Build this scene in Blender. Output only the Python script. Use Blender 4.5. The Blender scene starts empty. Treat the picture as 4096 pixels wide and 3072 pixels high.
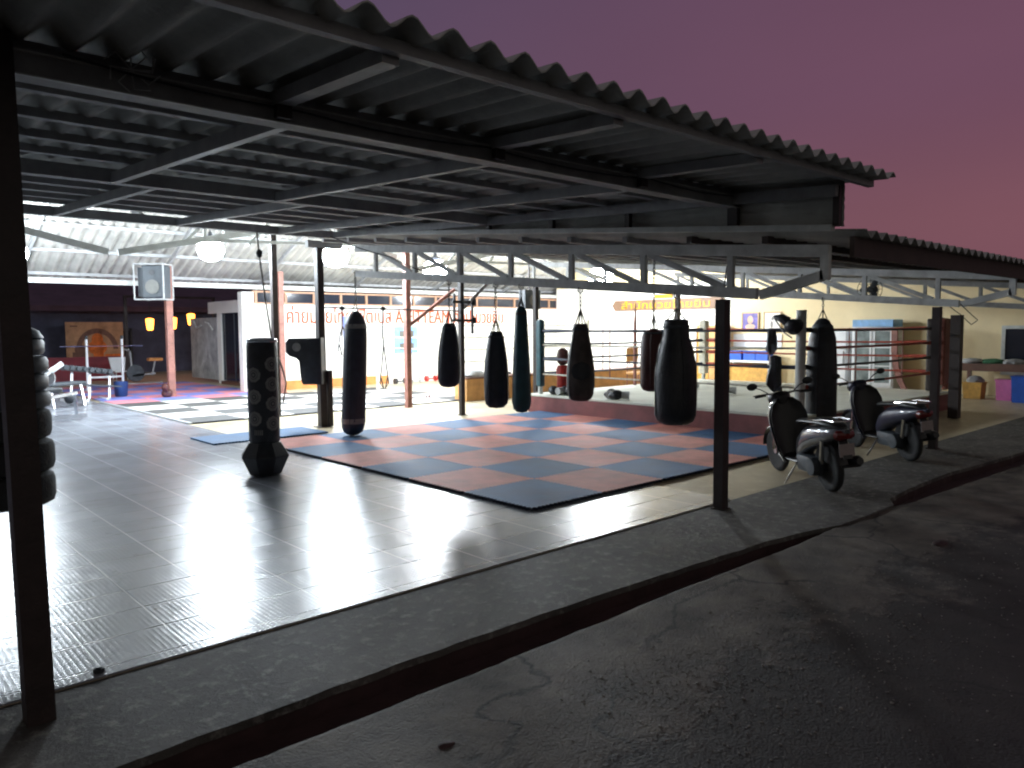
import bpy, bmesh, math, random
from mathutils import Vector, Matrix, noise
random.seed(7)
sc = bpy.context.scene
R = math.radians
PI = math.pi

# ------------------------------------------------------------ camera
cam = bpy.data.cameras.new('camera')
camo = bpy.data.objects.new('camera', cam)
sc.collection.objects.link(camo)
sc.camera = camo
yaw, pitch, roll = R(47.73), R(4.13), R(-0.42)
fwd = Vector((math.cos(yaw) * math.cos(pitch), math.sin(yaw) * math.cos(pitch), -math.sin(pitch)))
r0 = Vector((math.sin(yaw), -math.cos(yaw), 0))
u0 = r0.cross(fwd)
rv = r0 * math.cos(roll) + u0 * math.sin(roll)
uv_ = -r0 * math.sin(roll) + u0 * math.cos(roll)
camo.matrix_world = Matrix(((rv.x, uv_.x, -fwd.x, -4.85), (rv.y, uv_.y, -fwd.y, -5.076), (rv.z, uv_.z, -fwd.z, 1.709), (0, 0, 0, 1)))
cam.sensor_width = 36
cam.lens = 3057 / 4096 * 36
cam.clip_end = 500
cam.dof.use_dof = False

# ------------------------------------------------------------ dusk sky
W = bpy.data.worlds.new('World')
sc.world = W
W.use_nodes = True
nt = W.node_tree
nt.nodes.clear()
wo = nt.nodes.new('ShaderNodeOutputWorld')
bg = nt.nodes.new('ShaderNodeBackground')
tc = nt.nodes.new('ShaderNodeTexCoord')
sep = nt.nodes.new('ShaderNodeSeparateXYZ')
nt.links.new(tc.outputs['Generated'], sep.inputs[0])
cr = nt.nodes.new('ShaderNodeValToRGB')
cr.color_ramp.interpolation = 'EASE'
el = cr.color_ramp.elements
el[0].position = 0.0; el[0].color = (0.146, 0.073, 0.093, 1)
el[1].position = 0.62; el[1].color = (0.088, 0.054, 0.110, 1)
e = el.new(0.10); e.color = (0.152, 0.078, 0.107, 1)
e = el.new(0.28); e.color = (0.122, 0.067, 0.114, 1)
nt.links.new(sep.outputs['Z'], cr.inputs[0])
# warm afterglow toward +X
dot = nt.nodes.new('ShaderNodeVectorMath'); dot.operation = 'DOT_PRODUCT'
dot.inputs[1].default_value = Vector((0.97, 0.05, 0.15)).normalized()
nt.links.new(tc.outputs['Generated'], dot.inputs[0])
cr2 = nt.nodes.new('ShaderNodeValToRGB')
cr2.color_ramp.elements[0].position = 0.55; cr2.color_ramp.elements[0].color = (0.80, 0.98, 1.0, 1)
cr2.color_ramp.elements[1].position = 1.0; cr2.color_ramp.elements[1].color = (1.22, 0.98, 0.92, 1)
nt.links.new(dot.outputs['Value'], cr2.inputs[0])
mul = nt.nodes.new('ShaderNodeMix'); mul.data_type = 'RGBA'; mul.blend_type = 'MULTIPLY'
mul.inputs[0].default_value = 1
nt.links.new(cr.outputs[0], mul.inputs[6]); nt.links.new(cr2.outputs[0], mul.inputs[7])
# unseen sky behind camera: neutral glow added to light yard and beam faces
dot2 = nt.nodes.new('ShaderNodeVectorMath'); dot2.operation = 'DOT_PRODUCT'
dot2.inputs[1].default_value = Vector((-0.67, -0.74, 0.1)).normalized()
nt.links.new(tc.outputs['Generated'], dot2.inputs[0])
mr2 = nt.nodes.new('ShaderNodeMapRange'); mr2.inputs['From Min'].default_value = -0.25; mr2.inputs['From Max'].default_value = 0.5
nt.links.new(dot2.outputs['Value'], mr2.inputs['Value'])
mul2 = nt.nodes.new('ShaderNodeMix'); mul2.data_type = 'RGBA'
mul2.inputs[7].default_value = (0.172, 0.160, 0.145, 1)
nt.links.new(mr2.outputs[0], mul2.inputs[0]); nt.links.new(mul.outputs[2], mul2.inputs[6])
cn = nt.nodes.new('ShaderNodeTexNoise'); cn.inputs['Scale'].default_value = 2.2; cn.inputs['Detail'].default_value = 5
cmap = nt.nodes.new('ShaderNodeMapping'); cmap.inputs['Scale'].default_value = (1, 1, 3.5)
nt.links.new(tc.outputs['Generated'], cmap.inputs['Vector']); nt.links.new(cmap.outputs[0], cn.inputs['Vector'])
cmr = nt.nodes.new('ShaderNodeMapRange'); cmr.inputs['To Min'].default_value = .90; cmr.inputs['To Max'].default_value = 1.10
nt.links.new(cn.outputs['Fac'], cmr.inputs['Value'])
cmul = nt.nodes.new('ShaderNodeVectorMath'); cmul.operation = 'SCALE'
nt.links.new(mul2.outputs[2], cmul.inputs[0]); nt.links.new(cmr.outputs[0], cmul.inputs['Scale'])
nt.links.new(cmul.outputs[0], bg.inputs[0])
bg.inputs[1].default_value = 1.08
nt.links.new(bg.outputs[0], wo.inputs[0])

sc.view_settings.view_transform = 'Standard'
sc.view_settings.look = 'None'
sc.view_settings.exposure = 0
sc.view_settings.gamma = 1
sc.cycles.use_denoising = True
sc.cycles.filter_width = 2.1
sc.cycles.max_bounces = 8
sc.cycles.diffuse_bounces = 5
sc.cycles.sample_clamp_indirect = 12
LAMP = 410.0

# ------------------------------------------------------------ materials
MATS = {}
def lin(h):
    h = h.lstrip('#')
    v = [int(h[i:i + 2], 16) / 255 for i in (0, 2, 4)]
    return tuple(x / 12.92 if x <= .04045 else ((x + .055) / 1.055) ** 2.4 for x in v) + (1,)

def mat(name, col, rough=.6, metal=0, var=.12, scale=6.0, bump=0.0, bscale=40, emit=None, estr=1, spec=.5, coat=0, detail=4):
    if name in MATS:
        return MATS[name]
    m = bpy.data.materials.new(name)
    m.use_nodes = True
    n = m.node_tree.nodes; L = m.node_tree.links
    b = n['Principled BSDF']
    c = tuple(col[:3]) + (1,)
    b.inputs['Roughness'].default_value = rough
    b.inputs['Metallic'].default_value = metal
    b.inputs['Specular IOR Level'].default_value = spec
    b.inputs['Coat Weight'].default_value = coat
    t = n.new('ShaderNodeTexCoord')
    if var > 0:
        no = n.new('ShaderNodeTexNoise'); no.inputs['Scale'].default_value = scale; no.inputs['Detail'].default_value = detail
        no.inputs['Roughness'].default_value = .62
        L.new(t.outputs['Object'], no.inputs['Vector'])
        rp = n.new('ShaderNodeValToRGB')
        rp.color_ramp.elements[0].position = .3; rp.color_ramp.elements[1].position = .7
        rp.color_ramp.elements[0].color = tuple(x * (1 - var) for x in c[:3]) + (1,)
        rp.color_ramp.elements[1].color = tuple(min(1, x * (1 + var)) for x in c[:3]) + (1,)
        L.new(no.outputs['Fac'], rp.inputs[0]); L.new(rp.outputs[0], b.inputs['Base Color'])
        mr = n.new('ShaderNodeMapRange')
        mr.inputs['To Min'].default_value = max(0.02, rough - .12 * rough); mr.inputs['To Max'].default_value = min(1, rough + .25 * rough)
        L.new(no.outputs['Fac'], mr.inputs['Value']); L.new(mr.outputs[0], b.inputs['Roughness'])
    else:
        b.inputs['Base Color'].default_value = c
    if bump > 0:
        n2 = n.new('ShaderNodeTexNoise'); n2.inputs['Scale'].default_value = bscale; n2.inputs['Detail'].default_value = 5
        L.new(t.outputs['Object'], n2.inputs['Vector'])
        bp = n.new('ShaderNodeBump'); bp.inputs['Strength'].default_value = bump; bp.inputs['Distance'].default_value = .02
        L.new(n2.outputs['Fac'], bp.inputs['Height']); L.new(bp.outputs[0], b.inputs['Normal'])
    if emit:
        b.inputs['Emission Color'].default_value = tuple(emit[:3]) + (1,)
        b.inputs['Emission Strength'].default_value = estr
    MATS[name] = m
    return m

def concrete(name, c0, c1, c2, rough=.75, s1=1.6, s2=9, bump=.5):
    m = bpy.data.materials.new(name); m.use_nodes = True
    n = m.node_tree.nodes; L = m.node_tree.links; b = n['Principled BSDF']
    t = n.new('ShaderNodeTexCoord')
    a = n.new('ShaderNodeTexNoise'); a.inputs['Scale'].default_value = s1; a.inputs['Detail'].default_value = 8; a.inputs['Roughness'].default_value = .65
    d = n.new('ShaderNodeTexNoise'); d.inputs['Scale'].default_value = s2; d.inputs['Detail'].default_value = 8; d.inputs['Roughness'].default_value = .7
    for x in (a, d): L.new(t.outputs['Object'], x.inputs['Vector'])
    r = n.new('ShaderNodeValToRGB'); r.color_ramp.elements[0].position = .36; r.color_ramp.elements[1].position = .66
    r.color_ramp.elements[0].color = tuple(c0) + (1,); r.color_ramp.elements[1].color = tuple(c1) + (1,)
    L.new(a.outputs['Fac'], r.inputs[0])
    r2 = n.new('ShaderNodeValToRGB'); r2.color_ramp.elements[0].position = .52; r2.color_ramp.elements[1].position = .68
    r2.color_ramp.elements[0].color = (0, 0, 0, 1); r2.color_ramp.elements[1].color = (1, 1, 1, 1)
    L.new(d.outputs['Fac'], r2.inputs[0])
    mx = n.new('ShaderNodeMix'); mx.data_type = 'RGBA'
    L.new(r2.outputs[0], mx.inputs[0]); L.new(r.outputs[0], mx.inputs[6]); mx.inputs[7].default_value = tuple(c2) + (1,)
    L.new(mx.outputs[2], b.inputs['Base Color'])
    b.inputs['Roughness'].default_value = rough
    g = n.new('ShaderNodeTexNoise'); g.inputs['Scale'].default_value = 28; g.inputs['Detail'].default_value = 8; g.inputs['Roughness'].default_value = .75
    L.new(t.outputs['Object'], g.inputs['Vector'])
    ad = n.new('ShaderNodeMath'); ad.operation = 'ADD'
    L.new(g.outputs['Fac'], ad.inputs[0]); L.new(d.outputs['Fac'], ad.inputs[1])
    bp = n.new('ShaderNodeBump'); bp.inputs['Strength'].default_value = bump; bp.inputs['Distance'].default_value = .03
    L.new(ad.outputs[0], bp.inputs['Height']); L.new(bp.outputs[0], b.inputs['Normal'])
    return m

def rubber_mat():
    m = bpy.data.materials.new('grey_rubber_tiles'); m.use_nodes = True
    n = m.node_tree.nodes; L = m.node_tree.links; b = n['Principled BSDF']
    t = n.new('ShaderNodeTexCoord')
    mp = n.new('ShaderNodeMapping'); mp.inputs['Location'].default_value = (3.87, 0.11, 0)
    L.new(t.outputs['Object'], mp.inputs['Vector'])
    br = n.new('ShaderNodeTexBrick'); br.offset = 0; br.squash = 1
    br.inputs['Scale'].default_value = 1
    br.inputs['Brick Width'].default_value = .432; br.inputs['Row Height'].default_value = .39
    br.inputs['Mortar Size'].default_value = .005; br.inputs['Mortar Smooth'].default_value = .2
    br.inputs['Color1'].default_value = (.250, .270, .308, 1); br.inputs['Color2'].default_value = (.305, .325, .365, 1)
    br.inputs['Mortar'].default_value = (.035, .037, .04, 1)
    L.new(mp.outputs[0], br.inputs['Vector'])
    no = n.new('ShaderNodeTexNoise'); no.inputs['Scale'].default_value = 1.3; no.inputs['Detail'].default_value = 7
    L.new(t.outputs['Object'], no.inputs['Vector'])
    r = n.new('ShaderNodeValToRGB'); r.color_ramp.elements[0].position = .3; r.color_ramp.elements[0].color = (.75, .75, .75, 1)
    r.color_ramp.elements[1].position = .75; r.color_ramp.elements[1].color = (1.15, 1.15, 1.15, 1)
    L.new(no.outputs['Fac'], r.inputs[0])
    mx = n.new('ShaderNodeMix'); mx.data_type = 'RGBA'; mx.blend_type = 'MULTIPLY'; mx.inputs[0].default_value = 1
    L.new(br.outputs['Color'], mx.inputs[6]); L.new(r.outputs[0], mx.inputs[7])
    s0 = n.new('ShaderNodeSeparateXYZ'); L.new(mp.outputs[0], s0.inputs[0])
    pp = n.new('ShaderNodeMath'); pp.operation = 'PINGPONG'; pp.inputs[1].default_value = .216
    L.new(s0.outputs['X'], pp.inputs[0])
    lt = n.new('ShaderNodeMath'); lt.operation = 'LESS_THAN'; lt.inputs[1].default_value = .0042
    L.new(pp.outputs[0], lt.inputs[0])
    dn = n.new('ShaderNodeTexNoise'); dn.inputs['Scale'].default_value = 7; dn.inputs['Detail'].default_value = 10; dn.inputs['Roughness'].default_value = .72
    L.new(t.outputs['Object'], dn.inputs['Vector'])
    dr = n.new('ShaderNodeValToRGB'); dr.color_ramp.elements[0].position = .60; dr.color_ramp.elements[0].color = (1, 1, 1, 1)
    dr.color_ramp.elements[1].position = .70; dr.color_ramp.elements[1].color = (.35, .33, .30, 1)
    L.new(dn.outputs['Fac'], dr.inputs[0])
    dm = n.new('ShaderNodeMix'); dm.data_type = 'RGBA'; dm.blend_type = 'MULTIPLY'; dm.inputs[0].default_value = .8
    L.new(mx.outputs[2], dm.inputs[6]); L.new(dr.outputs[0], dm.inputs[7])
    mx = dm
    mxs = n.new('ShaderNodeMix'); mxs.data_type = 'RGBA'; mxs.inputs[7].default_value = (.62, .64, .68, 1)  # long seams coloured pale, their shine put into the colour
    L.new(lt.outputs[0], mxs.inputs[0]); L.new(mx.outputs[2], mxs.inputs[6])
    L.new(mxs.outputs[2], b.inputs['Base Color'])
    mr = n.new('ShaderNodeMapRange'); mr.inputs['To Min'].default_value = .20; mr.inputs['To Max'].default_value = .265
    L.new(no.outputs['Fac'], mr.inputs['Value']); L.new(mr.outputs[0], b.inputs['Roughness'])
    # raised diamond tread
    m2 = n.new('ShaderNodeMapping'); m2.inputs['Rotation'].default_value = (0, 0, R(45)); m2.inputs['Scale'].default_value = (150, 150, 150)
    L.new(t.outputs['Object'], m2.inputs['Vector'])
    s = n.new('ShaderNodeSeparateXYZ'); L.new(m2.outputs[0], s.inputs[0])
    sx = n.new('ShaderNodeMath'); sx.operation = 'SINE'; sy = n.new('ShaderNodeMath'); sy.operation = 'SINE'
    L.new(s.outputs['X'], sx.inputs[0]); L.new(s.outputs['Y'], sy.inputs[0])
    pr = n.new('ShaderNodeMath'); pr.operation = 'MULTIPLY'
    L.new(sx.outputs[0], pr.inputs[0]); L.new(sy.outputs[0], pr.inputs[1])
    mxx = n.new('ShaderNodeMath'); mxx.operation = 'MAXIMUM'; mxx.inputs[1].default_value = 0
    L.new(pr.outputs[0], mxx.inputs[0])
    fm = n.new('ShaderNodeMath'); fm.operation = 'MULTIPLY'; fm.inputs[1].default_value = -3.0
    L.new(br.outputs['Fac'], fm.inputs[0])
    ad = n.new('ShaderNodeMath'); ad.operation = 'ADD'
    L.new(mxx.outputs[0], ad.inputs[0]); L.new(fm.outputs[0], ad.inputs[1])
    bp = n.new('ShaderNodeBump'); bp.inputs['Strength'].default_value = .55; bp.inputs['Distance'].default_value = .0016
    L.new(ad.outputs[0], bp.inputs['Height'])
    wv = n.new('ShaderNodeTexNoise'); wv.inputs['Scale'].default_value = 5; wv.inputs['Detail'].default_value = 2
    L.new(t.outputs['Object'], wv.inputs['Vector'])
    b2 = n.new('ShaderNodeBump'); b2.inputs['Strength'].default_value = .25; b2.inputs['Distance'].default_value = .02
    L.new(wv.outputs['Fac'], b2.inputs['Height']); L.new(bp.outputs[0], b2.inputs['Normal'])
    L.new(b2.outputs[0], b.inputs['Normal'])
    b.inputs['Specular IOR Level'].default_value = .6
    return m

M = {}
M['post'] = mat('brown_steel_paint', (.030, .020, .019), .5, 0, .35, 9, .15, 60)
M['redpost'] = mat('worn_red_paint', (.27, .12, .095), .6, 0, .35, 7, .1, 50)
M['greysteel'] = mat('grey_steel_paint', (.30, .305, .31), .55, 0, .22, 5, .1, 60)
M['truss'] = mat('pale_grey_truss_paint', (.54, .55, .54), .55, 0, .25, 5, .1, 60)
M['lightsteel'] = mat('pale_steel_paint', (.50, .52, .50), .5, 0, .18, 5)
M['roof'] = mat('weathered_roof_sheet', (.36, .365, .34), .8, 0, .32, 1.6, .25, 35)
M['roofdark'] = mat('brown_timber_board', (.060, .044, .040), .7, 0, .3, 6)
M['hallroof'] = mat('pale_roof_sheet', (.40, .39, .36), .8, 0, .22, 2.2, .2, 30)
M['black'] = mat('black_leather', (.016, .019, .025), .42, 0, .4, 9, .25, 35)
M['navy'] = mat('navy_vinyl', (.016, .022, .035), .45, 0, .35, 7, .25, 25)
M['teal'] = mat('dark_teal_vinyl', (.014, .070, .090), .45, 0, .3, 8, .2, 25)
M['maroon'] = mat('maroon_vinyl', (.075, .020, .018), .5, 0, .3, 8, .25, 25)
M['brownbag'] = mat('worn_brown_leather', (.070, .055, .050), .55, 0, .55, 5, .4, 22)
M['emblem'] = mat('faded_print', (.21, .205, .195), .6, 0, .2, 20)
M['chain'] = mat('dull_chain_steel', (.10, .10, .095), .45, .8, .3, 30)
M['tyre'] = mat('tyre_rubber', (.014, .014, .015), .75, 0, .3, 12, .4, 60)
M['wallwhite'] = mat('white_wall_paint', (.78, .77, .72), .75, 0, .05, 1.5)
M['wallyellow'] = mat('cream_yellow_wall_paint', (.76, .63, .39), .75, 0, .08, 1.2)
M['skirt'] = mat('orange_skirting_paint', (.62, .25, .07), .6, 0, .15, 5)
M['wood'] = mat('plywood', (.50, .27, .10), .6, 0, .25, 4)
M['woodframe'] = mat('window_timber', (.38, .22, .14), .6, 0, .2, 8)
M['glassdark'] = mat('dark_window_glass', (.015, .018, .028), .12, 0, 0)
M['orange'] = mat('orange_sign_letters', (.55, .065, .004), .5, 0, .1, 8)
M['yellow'] = mat('yellow_sign_letters', (.62, .30, .0), .5, 0, .1, 8)
M['signboard'] = mat('brown_signboard', (.17, .10, .06), .6, 0, .2, 5)
M['white'] = mat('white_enamel', (.72, .74, .76), .35, 0, .06, 4)
M['canvas'] = mat('ring_canvas', (.66, .67, .58), .8, 0, .12, 2, .1, 60)
M['apron'] = mat('maroon_ring_apron', (.20, .060, .058), .6, 0, .25, 3, .2, 20)
M['ropered'] = mat('red_rope_cover', (.36, .055, .030), .55, 0, .3, 12)
M['ropeblue'] = mat('dark_blue_rope_cover', (.030, .040, .070), .55, 0, .3, 12)
M['ropewhite'] = mat('white_rope_cover', (.62, .60, .50), .6, 0, .2, 12)
M['padred'] = mat('brown_red_corner_pad', (.26, .085, .060), .5, 0, .25, 6, .2, 25)
M['padblack'] = mat('dark_corner_pad', (.030, .020, .018), .5, 0, .25, 6, .2, 25)
M['bluemat'] = mat('blue_foam', (.036, .108, .232), .64, 0, .26, 2.6, .15, 220, spec=.38)
M['matedge'] = mat('navy_foam_core', (.012, .018, .035), .8, 0, .15, 9)
M['redmat'] = mat('faded_red_foam', (.50, .190, .155), .64, 0, .26, 2.6, .15, 220, spec=.38)
M['blackmat'] = mat('black_foam', (.07, .07, .07), .7, 0, .15, 5)
M['whitemat'] = mat('white_foam', (.72, .71, .66), .7, 0, .06, 5)
M['pinkmat'] = mat('red_foam_far', (.68, .25, .30), .6, 0, .15, 5)
M['bluemat2'] = mat('blue_foam_far', (.20, .25, .62), .6, 0, .15, 5)
M['trim'] = mat('pale_metal_trim', (.55, .57, .60), .4, .3, .1, 8)
M['blue'] = mat('blue_plastic', (.02, .10, .50), .4, 0, .12, 8)
M['navyblue'] = mat('blue_tub_plastic', (.015, .045, .16), .5, 0, .12, 8)
M['pink'] = mat('pink_plastic', (.62, .16, .36), .4, 0, .12, 8)
M['ochre'] = mat('ochre_box', (.52, .29, .06), .6, 0, .25, 8)
M['counter'] = mat('brown_counter', (.13, .060, .040), .5, 0, .25, 6)
M['silver'] = mat('silver_paint', (.42, .43, .46), .22, .75, .08, 8, coat=.6)
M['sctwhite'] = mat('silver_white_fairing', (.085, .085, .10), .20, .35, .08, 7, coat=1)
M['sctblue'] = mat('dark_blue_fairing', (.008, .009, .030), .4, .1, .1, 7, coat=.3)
M['sctblack'] = mat('black_plastic', (.010, .010, .012), .38, 0, .2, 9)
M['chrome'] = mat('chrome', (.55, .55, .57), .12, 1, .05, 9)
M['redlens'] = mat('red_lens', (.12, .01, .01), .15, 0, .1, 9)
M['plate'] = mat('number_plate', (.30, .25, .25), .5, 0, .12, 9)
M['speaker'] = mat('grey_speaker_cabinet', (.045, .055, .066), .5, 0, .2, 8)
M['cone'] = mat('speaker_cone', (.12, .12, .11), .5, 0, .15, 12)
M['house'] = mat('dark_house_wall', (.10, .11, .17), .85, 0, .3, 2)
M['houseroof'] = mat('dark_house_roof', (.09, .06, .09), .85, 0, .3, 2)
M['maroonwall'] = mat('maroon_wall', (.20, .03, .045), .7, 0, .3, 1.5)
M['mural'] = mat('tan_mural', (.42, .26, .15), .7, 0, .35, 2.5)
M['muralbrown'] = mat('mural_brown', (.16, .09, .07), .7, 0, .35, 6)
M['muralorange'] = mat('mural_orange', (.60, .16, .03), .7, 0, .35, 7)
M['statue'] = mat('grey_mural_panel', (.36, .37, .37), .7, 0, .35, 3)
M['rope'] = mat('grey_rope', (.20, .19, .17), .8, 0, .2, 30)
M['foliage'] = mat('dark_foliage', (.020, .030, .016), .8, 0, .4, 3)
M['bark'] = mat('bark', (.06, .045, .035), .9, 0, .3, 6)
M['pebble'] = mat('pebble', (.20, .19, .175), .55, 0, .5, 3)
M['redleather'] = mat('red_leather', (.42, .025, .020), .45, 0, .25, 9)
M['picture'] = mat('blue_red_picture', (.10, .07, .30), .4, 0, .6, 6)
M['skin'] = mat('picture_tan', (.50, .34, .25), .5, 0, .2, 6)
M['paper'] = mat('picture_paper', (.75, .72, .66), .5, 0, .1, 6)
M['gold'] = mat('tan_picture_frame', (.42, .28, .13), .4, 0, .15, 9)
M['green'] = mat('green_cloth', (.05, .16, .08), .8, 0, .3, 9)
M['cloth'] = mat('pale_cloth', (.45, .46, .46), .85, 0, .3, 5)
M['fridgeglass'] = mat('fridge_glass', (.20, .24, .24), .10, 0, .45, 3)
M['fridgeblue'] = mat('fridge_header', (.20, .42, .72), .4, 0, .25, 5)
M['lamp'] = mat('lit_lamp_globe', (.9, .9, .9), .5, 0, 0, emit=(.82, .92, 1.0), estr=LAMP)
M['lampdim'] = mat('lit_dim_lamp_globe', (.9, .9, .9), .5, 0, 0, emit=(.82, .92, 1.0), estr=LAMP * .45)  # dimmed so these two lamps wash out the floor less
M['lampbright'] = mat('lit_bright_lamp_globe', (.9, .9, .9), .5, 0, 0, emit=(.88, .94, 1.0), estr=LAMP * .8)
M['lantern'] = mat('lit_lantern', (.9, .5, .2), .5, 0, 0, emit=(1.0, .30, .035), estr=9)
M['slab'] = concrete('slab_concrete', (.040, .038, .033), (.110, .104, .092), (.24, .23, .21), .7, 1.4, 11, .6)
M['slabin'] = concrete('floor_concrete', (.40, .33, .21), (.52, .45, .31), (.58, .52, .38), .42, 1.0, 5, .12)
M['kerb'] = mat('maroon_kerb_paint', (.045, .022, .022), .7, 0, .3, 6, .3, 30)
M['rubber'] = rubber_mat()

def yard_mat():
    m = bpy.data.materials.new('broken_yard_concrete'); m.use_nodes = True
    n = m.node_tree.nodes; L = m.node_tree.links; b = n['Principled BSDF']
    t = n.new('ShaderNodeTexCoord'); s = n.new('ShaderNodeSeparateXYZ'); L.new(t.outputs['Object'], s.inputs[0])
    edge = n.new('ShaderNodeTexNoise'); edge.inputs['Scale'].default_value = .55; edge.inputs['Detail'].default_value = 7; edge.inputs['Roughness'].default_value = .78
    L.new(t.outputs['Object'], edge.inputs['Vector'])
    # concrete apron hugging the slab (y > about -3), ragged edge
    k = n.new('ShaderNodeMath'); k.operation = 'MULTIPLY_ADD'; k.inputs[1].default_value = 3.2; k.inputs[2].default_value = 1.55
    L.new(edge.outputs['Fac'], k.inputs[0])
    ad = n.new('ShaderNodeMath'); ad.operation = 'ADD'; L.new(s.outputs['Y'], ad.inputs[0]); L.new(k.outputs[0], ad.inputs[1])
    st = n.new('ShaderNodeMapRange'); st.inputs['From Min'].default_value = -.12; st.inputs['From Max'].default_value = .10
    L.new(ad.outputs[0], st.inputs['Value'])
    a = n.new('ShaderNodeTexNoise'); a.inputs['Scale'].default_value = 2.6; a.inputs['Detail'].default_value = 9; a.inputs['Roughness'].default_value = .65
    L.new(t.outputs['Object'], a.inputs['Vector'])
    rc = n.new('ShaderNodeValToRGB'); rc.color_ramp.elements[0].position = .34; rc.color_ramp.elements[1].position = .68
    rc.color_ramp.elements[0].color = (.034, .030, .025, 1); rc.color_ramp.elements[1].color = (.145, .126, .104, 1)
    L.new(a.outputs['Fac'], rc.inputs[0])
    ra = n.new('ShaderNodeValToRGB'); ra.color_ramp.elements[0].position = .34; ra.color_ramp.elements[1].position = .7
    ra.color_ramp.elements[0].color = (.010, .0095, .009, 1); ra.color_ramp.elements[1].color = (.040, .036, .031, 1)
    L.new(a.outputs['Fac'], ra.inputs[0])
    mx = n.new('ShaderNodeMix'); mx.data_type = 'RGBA'
    L.new(st.outputs[0], mx.inputs[0]); L.new(ra.outputs[0], mx.inputs[6]); L.new(rc.outputs[0], mx.inputs[7])
    # cracks
    wv = n.new('ShaderNodeTexNoise'); wv.inputs['Scale'].default_value = 2.2; wv.inputs['Detail'].default_value = 6
    L.new(t.outputs['Object'], wv.inputs['Vector'])
    vm = n.new('ShaderNodeMix'); vm.data_type = 'RGBA'; vm.blend_type = 'LINEAR_LIGHT'; vm.inputs[0].default_value = .35
    L.new(t.outputs['Object'], vm.inputs[6]); L.new(wv.outputs['Color'], vm.inputs[7])
    vc = n.new('ShaderNodeTexVoronoi'); vc.feature = 'DISTANCE_TO_EDGE'; vc.inputs['Scale'].default_value = .62
    L.new(vm.outputs[2], vc.inputs['Vector'])
    cm = n.new('ShaderNodeMapRange'); cm.inputs['From Min'].default_value = .002; cm.inputs['From Max'].default_value = .016
    L.new(vc.outputs['Distance'], cm.inputs['Value'])
    mk = n.new('ShaderNodeTexNoise'); mk.inputs['Scale'].default_value = .7; mk.inputs['Detail'].default_value = 3
    L.new(t.outputs['Object'], mk.inputs['Vector'])
    mkr = n.new('ShaderNodeMapRange'); mkr.inputs['From Min'].default_value = .47; mkr.inputs['From Max'].default_value = .56
    L.new(mk.outputs['Fac'], mkr.inputs['Value'])
    cmax = n.new('ShaderNodeMath'); cmax.operation = 'MAXIMUM'
    L.new(cm.outputs[0], cmax.inputs[0]); L.new(mkr.outputs[0], cmax.inputs[1])
    cx_ = n.new('ShaderNodeMix'); cx_.data_type = 'RGBA'; cx_.inputs[6].default_value = (.010, .009, .008, 1)
    L.new(cmax.outputs[0], cx_.inputs[0]); L.new(mx.outputs[2], cx_.inputs[7])
    L.new(cx_.outputs[2], b.inputs['Base Color'])
    b.inputs['Roughness'].default_value = .72
    g = n.new('ShaderNodeTexNoise'); g.inputs['Scale'].default_value = 34; g.inputs['Detail'].default_value = 8; g.inputs['Roughness'].default_value = .75
    L.new(t.outputs['Object'], g.inputs['Vector'])
    vo = n.new('ShaderNodeTexVoronoi'); vo.inputs['Scale'].default_value = 70
    L.new(t.outputs['Object'], vo.inputs['Vector'])
    hm = n.new('ShaderNodeMath'); hm.operation = 'MULTIPLY_ADD'; hm.inputs[1].default_value = .8
    L.new(st.outputs[0], hm.inputs[0]); L.new(g.outputs['Fac'], hm.inputs[2])
    h2 = n.new('ShaderNodeMath'); h2.operation = 'MULTIPLY_ADD'; h2.inputs[1].default_value = -.5
    L.new(vo.outputs['Distance'], h2.inputs[0]); L.new(hm.outputs[0], h2.inputs[2])
    h3 = n.new('ShaderNodeMath'); h3.operation = 'ADD'; L.new(h2.outputs[0], h3.inputs[0]); L.new(a.outputs['Fac'], h3.inputs[1])
    bp = n.new('ShaderNodeBump'); bp.inputs['Strength'].default_value = .5; bp.inputs['Distance'].default_value = .02
    L.new(h3.outputs[0], bp.inputs['Height']); L.new(bp.outputs[0], b.inputs['Normal'])
    return m
M['yard'] = yard_mat()

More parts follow.
